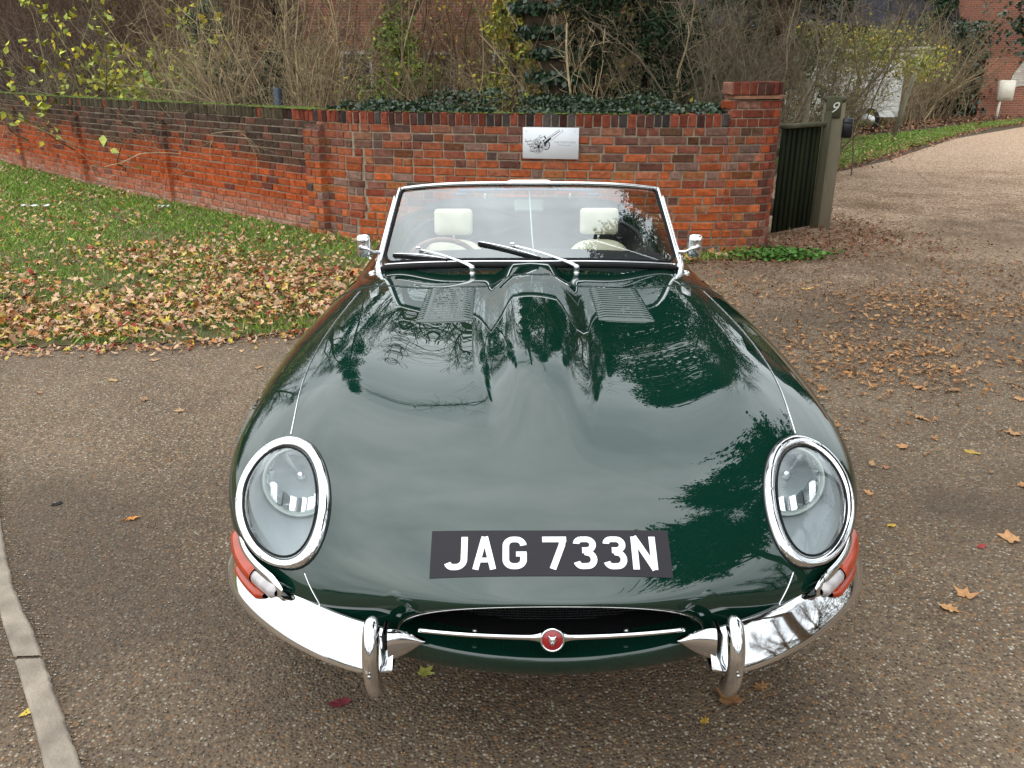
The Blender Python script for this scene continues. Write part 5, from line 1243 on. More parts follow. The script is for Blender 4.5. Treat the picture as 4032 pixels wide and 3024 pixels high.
m_ = 22000; q = np.stack([vr.uniform(-45, 45, m_), -26 + vr.normal(0, .8, m_), vr.uniform(0, 3.4, m_)], 1); q[:, 2] *= 1 + .25 * np.sin(q[:, 0] * .6)
v, f, c = cards(q, .35, [(.035, .05, .02), (.05, .055, .025), (.02, .035, .015)]); tag(mesh('hedge', v, f, LEAF, None, False, c), 'long dark hedge across the road behind the viewer', 'hedge')
# --- far wood closing the view
fw = VB()
for (x0, x1, y0, h, c, n_) in ((-34, 6, 34, 8.0, PUR * .8, 5200), (-34, 4.5, 28, 5.6, BRN, 4600)):
    S = np.stack([vr.uniform(x0, x1, n_), y0 + vr.normal(0, 1.2, n_), vr.uniform(0, h * .5, n_)], 1); D = np.stack([vr.normal(0, .5, n_), vr.normal(0, .3, n_), np.ones(n_)], 1)
    P1 = walk(S, D, h * vr.uniform(.3, .8, n_), 7, .2, .05); V, F = tubes(P1, np.full((n_, 1), .022) * np.linspace(1, .3, 7)[None] * vr.uniform(.4, 1.5, (n_, 1)), 3); fw.add(V, F, np.repeat(c * vr.uniform(.6, 1.3, (n_, 1)), 21, 0))
    m2 = n_ * 6; s2, d2, _, _ = pick(P1, m2, .1, 1); P2 = walk(s2, unit(d2 + vr.normal(0, .8, (m2, 3))), vr.uniform(.4, 1.4, m2), 4, .3); V, F = tubes(P2, np.full((m2, 1), .010) * np.linspace(1, .5, 4)[None], 3); fw.add(V, F, np.repeat(c * vr.uniform(.6, 1.4, (m2, 1)), 12, 0))
w_ = fw.build('far_wood', BARK); tag(w_, 'bare brown woodland closing the view beyond the garden', 'woodland', kind='stuff')

# ------------------------------------------------------------ grass
def grass(name, poly, n_, h, seed, label, fade=None, bb=None):
    r_ = np.random.default_rng(seed); xs = [p_[0] for p_ in poly]; ys = [p_[1] for p_ in poly]; x0, x1, y0, y1 = bb or (min(xs), max(xs), min(ys), max(ys))
    q = np.stack([r_.uniform(x0, x1, n_), r_.uniform(y0, y1, n_)], 1); q = q[in_poly(q[:, 0], q[:, 1], poly)]
    nz = np.sin(q[:, 0] * 2.3 + np.sin(q[:, 1] * 1.9)) * np.sin(q[:, 1] * 2.7 + 1) + .6 * np.sin(q[:, 0] * 6.1 + q[:, 1] * 4.7); q = q[r_.random(len(q)) < np.clip(.75 + .3 * nz, .15, 1)]
    m_ = len(q); a = r_.uniform(0, 2 * pi, m_); hh = h * r_.uniform(.45, 1.3, m_); w = r_.uniform(.0022, .0045, m_) * (1 + np.clip(q[:, 1] - 6, 0, 30) * .12); bd = r_.normal(0, .5, (m_, 2)) * hh[:, None]
    z_ = .012; p0 = np.stack([q[:, 0] - np.cos(a) * w, q[:, 1] - np.sin(a) * w, np.full(m_, z_)], 1); p1 = np.stack([q[:, 0] + np.cos(a) * w, q[:, 1] + np.sin(a) * w, np.full(m_, z_)], 1)
    p2 = np.stack([q[:, 0] + bd[:, 0] * .4 + np.cos(a) * w * .7, q[:, 1] + bd[:, 1] * .4 + np.sin(a) * w * .7, z_ + hh * .6], 1); p3 = np.stack([q[:, 0] + bd[:, 0], q[:, 1] + bd[:, 1], z_ + hh], 1)
    V = np.stack([p0, p1, p2, p3], 1).reshape(-1, 3); i = (np.arange(m_) * 4)[:, None]; F = np.concatenate([i + np.array((0, 1, 2))[None], i + np.array((0, 2, 3))[None]])
    pal = np.array([(.14, .28, .024), (.19, .33, .032), (.11, .22, .024), (.27, .34, .045), (.34, .32, .10)]); c = pal[np.minimum((r_.random(m_) ** 1.4 * 5).astype(int), 4)] * r_.uniform(.7, 1.3, (m_, 1))
    o = mesh(name, V, F, pm('grass_blade', (1, 1, 1), rough=.5, vcol=True, var=.15, scale=3), None, False, np.repeat(c, 4, 0)); return tag(o, label, 'grass', kind='stuff')
LAWNP = LE[:] + [(2.45, 6.3), (1.5, 6.3), (.4, 6.38), (-1.2, 6.8), (-1.96, 7.25), (-4.32, 9.45), (-6.29, 11.3), (-9.6, 14.7), (-16, 21), (-40, 40)]
grass('lawn_grass', LAWNP, 330000, .045, 31, 'short green grass between the road and the brick wall', bb=(-10, 2.4, 3.3, 15))
grass('far_lawn_grass', LAWNP, 170000, .06, 35, 'grass running on past the left end of the view', bb=(-26, -10, 3.4, 26))
grass('verge_grass', VG + VBK, 520000, .06, 33, 'bright green grass strip along the far side of the drive', bb=(4, 19, 8, 31))
# green weeds at the foot of the wall end
m_ = 900; q = np.stack([vr.normal(2.42, .20, m_), 6.12 + vr.normal(0, .09, m_), vr.uniform(.01, .09, m_)], 1); v, f, c = cards(q, .045, [(.07, .16, .03), (.10, .2, .04)], flat=.7, asp=.8); tag(mesh('weeds', v, f, LEAF, None, False, c), 'clump of fresh green weeds at the foot of the wall end', 'weeds', kind='stuff')

# ------------------------------------------------------------ fallen leaves
def leaf_outline(kind):
    if kind == 'maple': rad = [1.0, .50, .86, .42, .66, .34, .30, .34, .66, .42, .86, .50]
    elif kind == 'oak': rad = [1.0, .55, .62, .38, .60, .36, .52, .30, .50, .30, .52, .36, .60, .38, .62, .55]
    else: rad = [1.0, .72, .55, .50, .60, .85, .60, .50, .55, .72]
    n_ = len(rad); a = np.linspace(0, 2 * pi, n_, endpoint=False); o = np.stack([np.array(rad) * np.cos(a), np.array(rad) * np.sin(a)], 1)
    if kind == 'oak': o[:, 1] *= .75
    if kind == 'oval': o[:, 1] *= .9
    return o
def leaves(q, size, kind, cols, seed, z0, curl=.5, tilt=.4):
    r_ = np.random.default_rng(seed); o = leaf_outline(kind); k = len(o); m_ = len(q); s = size * r_.uniform(.6, 1.25, m_)
    O = np.tile(o[None], (m_, 1, 1)) * r_.uniform(.6, 1.2, (m_, k, 1)) * r_.uniform(.6, 1.0, (m_, 1, 2)); O = np.concatenate([np.zeros((m_, 1, 2)), O], 1)
    cx = r_.normal(0, curl, (m_, 1)); cy = r_.normal(0, curl, (m_, 1)); zz = cx * O[..., 0] ** 2 + cy * O[..., 1] ** 2 + r_.normal(0, .05, (m_, k + 1))
    L3 = np.concatenate([O, zz[..., None]], -1) * s[:, None, None] * .5
    rx = r_.normal(0, tilt, m_); ry = r_.normal(0, tilt, m_); rz = r_.uniform(0, 2 * pi, m_)
    def rot(L3, a, i, j):
        c, s_ = np.cos(a)[:, None], np.sin(a)[:, None]; L2 = L3.copy(); L2[..., i] = L3[..., i] * c - L3[..., j] * s_; L2[..., j] = L3[..., i] * s_ + L3[..., j] * c; return L2
    L3 = rot(rot(rot(L3, rx, 1, 2), ry, 0, 2), rz, 0, 1); L3[..., 2] -= L3[..., 2].min(1, keepdims=True); zb = np.broadcast_to(z0, (m_,))
    L3[..., 0] += q[:, None, 0]; L3[..., 1] += q[:, None, 1]; L3[..., 2] += zb[:, None] + .001
    base = (np.arange(m_) * (k + 1))[:, None, None]; j = np.arange(k); F = (np.stack([np.zeros(k, int), 1 + j, 1 + (j + 1) % k], 1)[None] + base).reshape(-1, 3)
    c = np.asarray(cols, float)[r_.integers(0, len(cols), m_)] * r_.uniform(.7, 1.25, (m_, 1)); return L3.reshape(-1, 3), F, np.repeat(c, k + 1, 0)
LC = [(.50, .27, .13), (.56, .34, .18), (.44, .21, .09), (.52, .28, .15), (.60, .39, .22), (.36, .19, .10), (.50, .20, .06), (.50, .35, .23), (.54, .34, .22), (.42, .25, .16), (.58, .38, .24), (.48, .36, .06), (.56, .42, .12), (.30, .06, .04), (.24, .12, .07)]
LG = [(.55, .42, .12), (.50, .32, .12), (.48, .30, .18), (.45, .42, .15)]
lr = np.random.default_rng(77)
vb = VB()
def dens_lawn(q):
    y = q[:, 1] - np.clip(-(q[:, 0] + 3) * .06, 0, 1); d = np.exp(-((y - 4.35) / .66) ** 2) * 1.0 + .34 * np.exp(-((y - 5.6) / .9) ** 2) + .05
    return d * (.55 + .45 * np.sin(q[:, 0] * 1.9 + np.sin(q[:, 1] * 2.2) * 1.4)) + .01
q = np.stack([lr.uniform(-9.5, 2.4, 130000), lr.uniform(3.40, 14, 130000)], 1); q = q[in_poly(q[:, 0], q[:, 1], LAWNP)]; q = q[lr.random(len(q)) < np.clip(dens_lawn(q) * 1.9, 0, 1)]
h_ = len(q) // 3
for kind, a, b, sz in (('maple', 0, h_, .105), ('oak', h_, 2 * h_, .10), ('oval', 2 * h_, len(q), .078)):
    V, F, c = leaves(q[a:b], sz, kind, LC, 5 + a, lr.uniform(.02, .048, b - a)); vb.add(V, F, c)
q = np.stack([lr.uniform(-8, -.9, 1500), 3.48 - np.abs(lr.normal(0, .10, 1500)), ], 1); q[:, 1] += np.interp(q[:, 0], [-3, -2.2, -1.4, -.9], [0, .08, .35, .7])
V, F, c = leaves(q, .06, 'oval', LC, 991, lr.uniform(.005, .02, len(q))); vb.add(V, F, c)
o = vb.build('lawn_leaf_litter', LITTER, None, False); tag(o, 'drift of tan orange and yellow autumn leaves lying on the lawn', 'leaf litter', kind='stuff')
# loose brown litter on the drive and along the foot of the wall
vb = VB()
q = np.stack([lr.uniform(.9, 9, 60000), lr.uniform(1.6, 9.5, 60000)], 1); nz = np.sin(q[:, 0] * 2.1 + q[:, 1]) * np.sin(q[:, 1] * 2.9 - q[:, 0] * .7)
band = np.exp(-((q[:, 1] - (3.2 + .22 * (q[:, 0] - 2))) / .65) ** 2) * .75 + np.exp(-((q[:, 1] - (4.4 + .15 * (q[:, 0] - 2))) / .8) ** 2) * .6 + np.exp(-((q[:, 1] - 2.6) / .5) ** 2) * .05 + .012
k = lr.random(len(q)) < band * np.clip(.6 + .6 * nz, .1, 1.3) * (q[:, 0] > 1.0 + .0 * q[:, 1]) * (q[:, 1] < 6.4); q1 = q[k]
V, F, c = leaves(q1, .075, 'oak', [(.28, .14, .065), (.38, .20, .10), (.19, .09, .045), (.46, .26, .12), (.34, .15, .05), (.40, .22, .10)], 8, .010, tilt=.18); vb.add(V, F, c)
q = np.stack([lr.uniform(1.5, 9, 26000), lr.uniform(3.0, 6.2, 26000)], 1); q = np.concatenate([q, q + lr.normal(0, .15, q.shape)]); q = q[lr.random(len(q)) < .95 * np.exp(-((q[:, 1] - 4.6) / 1.2) ** 2)]
V, F, c = leaves(q, .022, 'oval', [(.13, .08, .045), (.2, .12, .07), (.09, .06, .04)], 9, .009, tilt=.3); vb.add(V, F, c)
# foot of wall end, gate and post
for (cx, cy, sx_, sy_, n_) in ((1.6, 5.95, .5, .22, 620), (2.7, 6.4, .45, .3, 620), (3.1, 7.0, .45, .3, 900), (3.7, 7.6, .3, .5, 700), (3.6, 6.6, .7, .5, 500)):
    q = np.stack([lr.normal(cx, sx_, n_), lr.normal(cy, sy_, n_)], 1); V, F, c = leaves(q, .072, 'oak', [(.20, .10, .05), (.28, .15, .08), (.13, .065, .035), (.24, .07, .04), (.22, .13, .07)], int(n_ + cx * 10), .014, tilt=.3); vb.add(V, F, c)
# verge: edge leaves and leaf bed under the far hedge
vp = np.array(VG); t_ = lr.uniform(0, len(vp) - 1.01, 2600); i_ = t_.astype(int); q = vp[i_] * (1 - (t_ - i_))[:, None] + vp[i_ + 1] * (t_ - i_)[:, None] + lr.normal(0, .20, (2600, 2)) + (-.05, .1)
V, F, c = leaves(q, .10, 'oval', [(.36, .17, .09), (.28, .12, .06), (.45, .27, .15), (.25, .07, .05)], 14, .02, tilt=.3); vb.add(V, F, c)
q = np.stack([lr.uniform(4.5, 11, 1500), lr.uniform(12, 21, 1500)], 1); q = q[in_poly(q[:, 0], q[:, 1], VG + VBK)]; V, F, c = leaves(q, .09, 'oval', LG, 15, .045, tilt=.3); vb.add(V, F, c)
t_ = lr.uniform(0, 1, 5200); q = np.stack([6.5 + 13.5 * t_, 19.2 + 12 * t_], 1) + lr.normal(0, .7, (5200, 2)) + (-.6, .7); V, F, c = leaves(q, .14, 'oval', [(.20, .11, .07), (.3, .17, .11), (.14, .08, .05), (.35, .16, .07)], 16, lr.uniform(.01, .16, 5200), tilt=.4); vb.add(V, F, c)
o = vb.build('drive_leaf_litter', LITTER, None, False); tag(o, 'scattered brown leaf litter on the drive and along the wall foot', 'leaf litter', kind='stuff')
# single leaves one can point to
_used = {}
def one_leaf(x, y, size, kind, col, label, rz, curl=.25, group=None, z=.006):
    r_ = np.random.default_rng(int(abs(x * 1000) + abs(y * 333))); o2 = leaf_outline(kind); k = len(o2)
    o2 = o2 * r_.uniform(.72, 1.15, (k, 1)); sub_ = []
    for i in range(k): sub_ += [o2[i], (o2[i] + o2[(i + 1) % k]) / 2 * 1.03]
    o2 = np.array(sub_); k = len(o2); rings = [o2 * f for f in (.02, .35, .7, 1.0)]; V = []
    for f, rg in zip((.02, .35, .7, 1.0), rings):
        for p_ in rg: V.append((p_[0], p_[1], curl * (p_[1] ** 2) + .10 * p_[0] ** 2 + .05 * f * r_.normal() + .012))
    V = np.array(V) * size * .5; F = [(0 + j, 0 + (j + 1) % k, k + (j + 1) % k, k + j) for j in range(k)] + [(k + j, k + (j + 1) % k, 2 * k + (j + 1) % k, 2 * k + j) for j in range(k)] + [(2 * k + j, 2 * k + (j + 1) % k, 3 * k + (j + 1) % k, 3 * k + j) for j in range(k)]
    V[:, 2] -= V[:, 2].min(); st = np.array([(-.3, 0, .02), (-.75, .02, .03), (-1.0, .1, .02)]) * size * .5
    mb = MB().add(V, F, col).tube(st, size * .012, 4, col=np.array(col) * .8); o = mb.build('fallen_leaf', LITTER, None, True, True); o.location = (x, y, z); o.rotation_euler = (0, 0, rz)
    return tag(o, label, 'leaf', group)
TA = (.46, .24, .11); OR = (.52, .22, .06)
one_leaf(-1.55, 1.36, .085, 'oak', OR, 'lone orange leaf lying on the road left of the left headlight', .3)
one_leaf(-1.89, 1.48, .055, 'oval', (.02, .018, .02), 'small black curled leaf near the left edge of the road', .6)
one_leaf(-.555, .36, .078, 'oval', (.16, .03, .04), 'dark red oval leaf on the road below the left overrider', .1, .3)
one_leaf(-1.385, .33, .05, 'oval', (.55, .42, .07), 'small yellow leaf beside the kerb in the bottom left corner', .9)
one_leaf(-.335, .475, .075, 'maple', (.42, .40, .10), 'mottled yellow green leaf just behind the left overrider', .9)
one_leaf(.52, .36, .115, 'maple', (.26, .13, .06), 'large brown leaf on the road under the right overrider', 2.2)
one_leaf(.61, .415, .095, 'oak', (.34, .18, .08), 'brown oak leaf just right of the large leaf by the right overrider', .4)
one_leaf(.425, .285, .06, 'oak', (.50, .30, .06), 'small golden leaf in front of the right overrider', 1.2)
one_leaf(1.41, .85, .105, 'maple', TA, 'tan maple leaf, upper one of the pair low on the right', 1.0)
one_leaf(1.325, .775, .11, 'oak', (.50, .27, .12), 'tan oak leaf, lower one of the pair low on the right', 2.7)
one_leaf(1.75, 1.20, .12, 'maple', (.50, .27, .13), 'broad tan leaf at the right edge beyond the pair of leaves', .2)
one_leaf(1.38, 1.55, .08, 'oak', TA, 'small tan oak leaf pointing away, right of the right headlight', 1.9)
one_leaf(1.36, 1.30, .05, 'oval', (.50, .32, .06), 'small golden oval leaf right of the amber lamp', .4)
one_leaf(1.62, 1.15, .05, 'oval', (.30, .05, .05), 'small red leaf beside the broad tan leaf at the right edge', .4)
one_leaf(1.02, 1.62, .05, 'oval', (.52, .32, .05), 'small yellow leaf close to the right front wing', .2)
one_leaf(2.05, 1.62, .13, 'oak', (.42, .22, .10), 'wide curled brown leaf at the right edge, farthest of the big ones', .1)
one_leaf(2.25, 7.0 - 2.05, .14, 'oak', (.55, .36, .12), 'large pale golden leaf on the gravel beside the car door', .1)
for i, (x, y, sz, kd, cl) in enumerate([(1.25, 2.05, .10, 'oak', TA), (1.5, 2.25, .11, 'oak', (.40, .2, .09)), (1.72, 2.0, .09, 'maple', TA), (1.35, 2.42, .10, 'oak', (.44, .2, .08)), (1.95, 2.35, .12, 'oak', (.48, .27, .13)), (2.3, 2.15, .12, 'maple', (.40, .22, .11)), (1.1, 1.9, .08, 'oak', (.4, .2, .09)), (2.15, 2.75, .13, 'oak', TA), (2.6, 2.6, .12, 'maple', (.44, .24, .12)), (1.6, 2.75, .11, 'oak', (.36, .18, .09)), (2.45, 3.0, .14, 'oak', (.48, .26, .12)), (1.85, 3.0, .10, 'maple', (.42, .2, .07)), (1.15, 2.25, .07, 'oval', (.42, .30, .07)), (1.55, 1.80, .08, 'oak', (.36, .18, .1)), (2.0, 1.95, .08, 'oval', (.44, .28, .07)), (2.5, 1.8, .09, 'oak', TA), (-2.0, 2.6, .10, 'oak', (.3, .17, .1)), (-1.75, 2.45, .08, 'maple', (.42, .26, .14)), (-1.35, 2.75, .09, 'oak', (.36, .2, .1)), (-2.3, 2.9, .08, 'oval', (.40, .26, .12)), (-1.55, 3.1, .09, 'oak', (.42, .24, .13)), (-2.6, 2.7, .07, 'oak', (.36, .2, .1)), (-1.25, 2.3, .06, 'oval', (.40, .16, .06)), (-2.2, 3.25, .09, 'maple', (.44, .27, .16))]):
    lf = x < 0
    szw = 'small' if sz < .085 else 'large' if sz > .105 else 'middling'; cw = 'golden' if cl[1] > .25 and cl[2] < .09 else 'pale tan' if cl[0] >= .44 else 'dull brown'
    if lf: pl = 'near the car' if x > -1.45 else 'towards the left edge' if x < -2.1 else 'left of the car'; pd = 'by the lawn edge' if y > 3.0 else 'short of the lawn'; lbl = f'{szw} {cw} {kd} leaf {pl}, {pd}'
    else: pl = 'close to the right wing' if x < 1.3 else 'at the right edge' if x > 2.25 else 'in the middle of the drive'; pd = 'in the leafy band beyond' if y > 2.6 else 'level with the headlight' if y < 1.97 else 'level with the bonnet'; lbl = f'{szw} {cw} {kd} leaf {pl}, {pd}'
    one_leaf(x, y, sz, kd, cl, lbl, i * 1.3, group='loose leaves on the road left of the car' if lf else 'loose leaves on the road right of the car')
# litter scraps on the lawn
for x, y, l_, lb_ in ((-5.95, 9.0, .34, 'white paper scrap lying flat on the lawn at the far left'), (-4.35, 8.95, .14, 'small white plastic scrap on the lawn near the orange leaf')):
    o = MB().loft([[(l_ * (a - .5), .05 * b + .012 * math.sin(a * 9), .008 * math.sin(a * 14 + b * 3)) for b in (-.5, 0, .5)] for a in np.linspace(0, 1, 12)], closed=False).build('litter_scrap', pm('scrap_white', (.62, .64, .68), rough=.6, var=.1)); o.location = (x, y, .065); tag(o, lb_, 'litter')

# ------------------------------------------------------------ background buildings, van, pergola
RB = pm('distant_brick', (.34, .10, .055), rough=.9, var=.35, scale=5, bump=.3, bscale=20, col2=(.22, .075, .045))
def brickmat(name, a, b, mo):
    m = bpy.data.materials.new(name); m.use_nodes = True; t = m.node_tree; bs = t.nodes['Principled BSDF']; bs.inputs['Roughness'].default_value = .9
    c = N('ShaderNodeTexCoord', t); mp_ = N('ShaderNodeMapping', t); mp_.inputs['Rotation'].default_value = (pi / 2, 0, 0); br_ = N('ShaderNodeTexBrick', t); t.links.new(c.outputs['Object'], mp_.inputs[0]); t.links.new(mp_.outputs[0], br_.inputs[0])
    br_.inputs['Color1'].default_value = (*a, 1); br_.inputs['Color2'].default_value = (*b, 1); br_.inputs['Mortar'].default_value = (*mo, 1); br_.inputs['Scale'].default_value = 1; br_.inputs['Brick Width'].default_value = .225; br_.inputs['Row Height'].default_value = .075; br_.inputs['Mortar Size'].default_value = .008; t.links.new(br_.outputs[0], bs.inputs['Base Color'])
    bu = N('ShaderNodeBump', t); bu.inputs['Strength'].default_value = .5; bu.inputs['Distance'].default_value = .01; t.links.new(br_.outputs['Fac'], bu.inputs['Height']); bu.invert = True; t.links.new(bu.outputs[0], bs.inputs['Normal']); return m
HB = brickmat('house_brick', (.33, .10, .05), (.22, .07, .045), (.30, .24, .18)); WB = brickmat('whitewashed_brick', (.60, .57, .50), (.46, .40, .34), (.40, .36, .30))
SLATE = pm('dark_corrugated', (.022, .022, .030), rough=.6, var=.4, scale=2, bump=.2)
DKB = pm('black_boarding', (.018, .012, .012), rough=.8, var=.5, scale=3, stretch=(.3, 1, 4))
barn = empty('barn', (12, 40, 0), 0, 'dark timber barn with a black corrugated roof at the top right', 'barn')
mb = MB().box((0, 3, 1.9), (15, 6, 3.8)); [mb.box((x, -.03, 1.9), (.04, .04, 3.7)) for x in np.arange(-7.4, 7.5, .3)]; mb.build('barn_wall', DKB, barn, smooth=False)
rs = []
xs = np.arange(-8.2, 8.2, .035)
for f, y, z in ((0, -.7, 3.55), (.5, 1.2, 5.4), (1, 3.0, 7.3)): rs.append([(x, y, z + .022 * math.sin(x * 2 * pi / .18)) for x in xs])
MB().loft(rs, closed=False).build('barn_roof', SLATE, barn, smooth=True)
MB().box((0, -.68, 3.46), (16.4, .05, .16)).build('fascia', DKB, barn, smooth=False)
MB().box((-2.5, -.06, 1.5), (2.8, .08, 2.9)).build('barn_door', pm('barn_door_brown', (.07, .03, .025), rough=.8, var=.4, scale=2), barn, smooth=False)
shd = empty('white_brick_shed', (12.9, 30.5, 0), R(-8), 'low whitewashed brick outbuilding behind the bare hedge', 'outbuilding')
MB().box((0, 0, 1.15), (3.4, 2.6, 2.3)).build('shed_wall', WB, shd, smooth=False); mb = MB(); [mb.box((x, 0, 2.36), (.42, 2.9, .07), ry=R(3)) for x in np.arange(-1.6, 1.7, .36)]; mb.build('shed_roof', pm('pale_tile', (.5, .46, .38), rough=.8, var=.3), shd, smooth=False)
hs = empty('brick_house', (19.2, 34.5, 0), R(-6), 'red brick house corner with a black corrugated side roof at the top right', 'house')
MB().box((1.6, 3, 3.2), (5.2, 6, 6.4)).build('house_wall', HB, hs, smooth=False)
MB().loft([[(x, -.3, 5.9) for x in (-1.4, 4.6)], [(x, 3, 9.4) for x in (-1.4, 4.6)], [(x, 6.3, 5.9) for x in (-1.4, 4.6)]], closed=False).build('house_roof', SLATE, hs, smooth=False)
rs = []; xs = np.arange(-4.6, -1.02, .035)
for y, z in ((-.5, 2.3), (.9, 3.8), (2.2, 5.6)): rs.append([(x, y, z + .022 * math.sin(x * 2 * pi / .18)) for x in xs])
MB().loft(rs, closed=False).build('side_roof', SLATE, hs); MB().box((-2.8, 1.2, 1.2), (3.4, 2.2, 2.3)).build('side_wall', DKB, hs, smooth=False)
wf = MB().box((1.8, -.03, 4.0), (1.2, .06, 1.4)).build('window', pm('window_white', (.6, .6, .58), rough=.5, var=.05), hs, smooth=False); MB().box((1.8, -.07, 4.0), (1.0, .02, 1.2)).build('pane', pm('dark_pane', (.02, .03, .035), rough=.08, var=.2), wf, smooth=False)
yw = mesh('yard_wall', *(lambda: ([(x, y, z) for z in (0, 1) for x, y in ()], []))(), HB) if False else None
yw = MB().add([(17.35, 29.1, 0), (17.95, 29.3, 0), (26, 30.3, 0), (17.35, 29.1, 2.0), (17.95, 29.3, 2.05), (26, 30.3, 2.6), (17.35, 29.4, 0), (17.95, 29.6, 0), (26, 30.6, 0), (17.35, 29.4, 2.0), (17.95, 29.6, 2.05), (26, 30.6, 2.6)], [(0, 1, 4, 3), (1, 2, 5, 4), (3, 4, 10, 9), (4, 5, 11, 10), (6, 9, 10, 7), (7, 10, 11, 8), (0, 3, 9, 6), (2, 8, 11, 5)]).build('yard_wall', HB, None, False)
yw.location.x = -1.05; tag(yw, 'red brick yard wall with patches of old whitewash under the ivy at the right edge', 'wall')
MB().loft([[(18.4, 29.33, 1.0), (18.9, 29.39, 1.15), (20, 29.53, .95)], [(18.5, 29.34, 1.5), (19, 29.40, 1.6), (20.4, 29.58, 1.4)], [(18.9, 29.39, 2.1), (19.2, 29.43, 2.15), (20.8, 29.63, 2.2)]], closed=False).build('whitewash_patch', WB, yw, False)
mbx = empty('meter_box', (17.0, 28.8, 1.0), R(-5), 'white utility meter box on a pale post against the yard wall', 'meter box')
MB().box((0, 0, .0), (.52, .22, .66), bevel=.03).build('box_body', pm('meter_white', (.70, .64, .54), rough=.4, var=.06), mbx); MB().box((0, -.125, .0), (.42, .03, .54), bevel=.012).build('box_door', MC['meter_white'], mbx); MB().tube([(-.12, 0, -.3), (-.14, 0, -1.03)], .045, 10).build('post', MC['meter_white'], mbx)
iy = VB(); m_ = 9000; q = np.stack([vr.normal(19.3, 1.1, m_), vr.normal(29.6, .35, m_), vr.uniform(1.7, 6.5, m_)], 1); q[:, 0] += (4.0 - q[:, 2]) * .22 * (q[:, 2] < 4); v, f, c = cards(q, .17, IVG, asp=.9); iy.add(v, f, c)
m_ = 2000; q = np.stack([vr.normal(15.9, .35, m_), vr.normal(29.6, .4, m_), vr.uniform(.2, 3.2, m_)], 1); v, f, c = cards(q, .15, DKG, asp=.9); iy.add(v, f, c)
o = iy.build('ivy_bank', IVYM, None, False); tag(o, 'bank of dark glossy ivy draped over the yard wall at the right edge', 'ivy', kind='stuff')
evergreen(13.8, 29.8, 3.0, 1.0, 'dark laurel bush behind the bare hedge by the yard wall', DKG + IVG, 4500, .14, 'evergreen_bush')
evergreen(15.6, 31.4, 5.6, 1.1, 'slim dark evergreen in front of the red brick house', DKG + IVG, 5000, .14, 'evergreen_bush')
# bare hedge along the verge
for i, (x, y, lb_) in enumerate([(10.4, 24.2, 'bare upright hedge shrub just right of the pergola'), (11.3, 25.3, 'bare upright hedge shrub, second from the pergola'), (12.2, 26.4, 'bare upright hedge shrub, third from the pergola'), (13.2, 27.4, 'bare upright hedge shrub, fourth from the pergola'), (14.2, 28.4, 'bare upright hedge shrub nearest the yard wall')]):
    shrub(x, y, 3.7 - .1 * i, 46, .34, lb_, TAN * (.85 if i % 2 else .72), .018, 9, 4, base_r=.55, group='bare hedge shrubs along the far side of the drive', twl=.35)
shrub(9.6, 25.9, 4.2, 20, .5, 'tall reddish brown shrub rising above the white van', BRN * 1.6, .02, 14, 6, base_r=.5, leaves=[(.4, .22, .08)], nleaf=150, lsize=.1)
shrub(6.6, 18.9, 1.5, 26, .5, 'low twiggy hedge plant between the pergola posts', GRY, .012, 10, 4, base_r=.6, leaves=YGR, nleaf=500, lsize=.07, group=None, name='hedge_plant')
shrub(5.2, 17.8, 1.9, 14, .5, 'twiggy bush with yellow green leaves at the left foot of the pergola', OLV, .012, 9, 3, base_r=.3, leaves=YGR, nleaf=700, lsize=.07, group=None, name='yellow_green_bush')
shrub(8.3, 20.3, 1.7, 22, .5, 'twiggy bush with yellow green leaves at the right foot of the pergola', OLV, .012, 9, 3, base_r=.4, leaves=YGR, nleaf=900, lsize=.08, group=None, name='yellow_green_bush')
GP = pm('grey_post_wood', (.26, .24, .18), rough=.9, var=.35, scale=6, stretch=(1, 1, .2), bump=.3)
pg = empty('garden_pergola', (0, 0, 0), 0, 'rustic pole pergola smothered in yellow green climbing leaves beyond the gate', 'pergola')
for a, b in (((9.95, 21.1, 0), (10.45, 21.3, 2.15)), ((8.6, 20.6, 0), (8.7, 20.7, 1.95)), ((6.9, 19.4, 0), (6.9, 19.5, 2.0)), ((6.1, 20.9, 0), (6.1, 20.9, 2.0))): MB().tube([a, b], .055, 8).build('post', GP, pg)
for a, b in (((8.2, 20.3, 2.05), (10.7, 21.4, 2.16)), ((6.7, 19.3, 2.0), (8.9, 20.8, 2.1)), ((8.4, 20.9, 1.92), (10.6, 21.7, 1.98))): MB().tube([a, b], .05, 8).build('pole', GP, pg)
m_ = 5200; nc = 34; cl = np.stack([vr.uniform(5.6, 9.9, nc), vr.uniform(19.0, 21.2, nc), vr.uniform(1.15, 2.5, nc)], 1); cl[:, 2] = np.where(cl[:, 0] > 7.2, np.maximum(cl[:, 2], 1.7), cl[:, 2]); ii = vr.integers(0, nc, m_)
v, f, c = cards(cl[ii] + vr.normal(0, .26, (m_, 3)) * (1, 1, .7), .085, YGR + [(.16, .2, .06)]); mesh('climbing_leaves', v, f, LEAF, pg, False, c)
m_ = 1200; q = np.stack([vr.normal(4.6, .8, m_), vr.normal(15.2, .7, m_), vr.uniform(1.1, 2.1, m_)], 1)
shrub(4.75, 15.4, 2.6, 12, .6, 'loose green and yellow climber behind the number post', OLV, .012, 9, 3, base_r=.3, leaves=YGR + [(.1, .15, .05)], nleaf=500, lsize=.08, group=None, name='climber')
for x, y, lb_ in ((3.6, 11.0, 'thin grey wooden garden post just right of the wall pier'), (4.22, 11.2, 'thin grey wooden garden post just left of the number post')):
    o = MB().box((0, 0, .75), (.09, .07, 1.5), bevel=.008).build('garden_post', GP); o.location = (x, y, 0); tag(o, lb_, 'post', 'thin grey posts behind the gate')
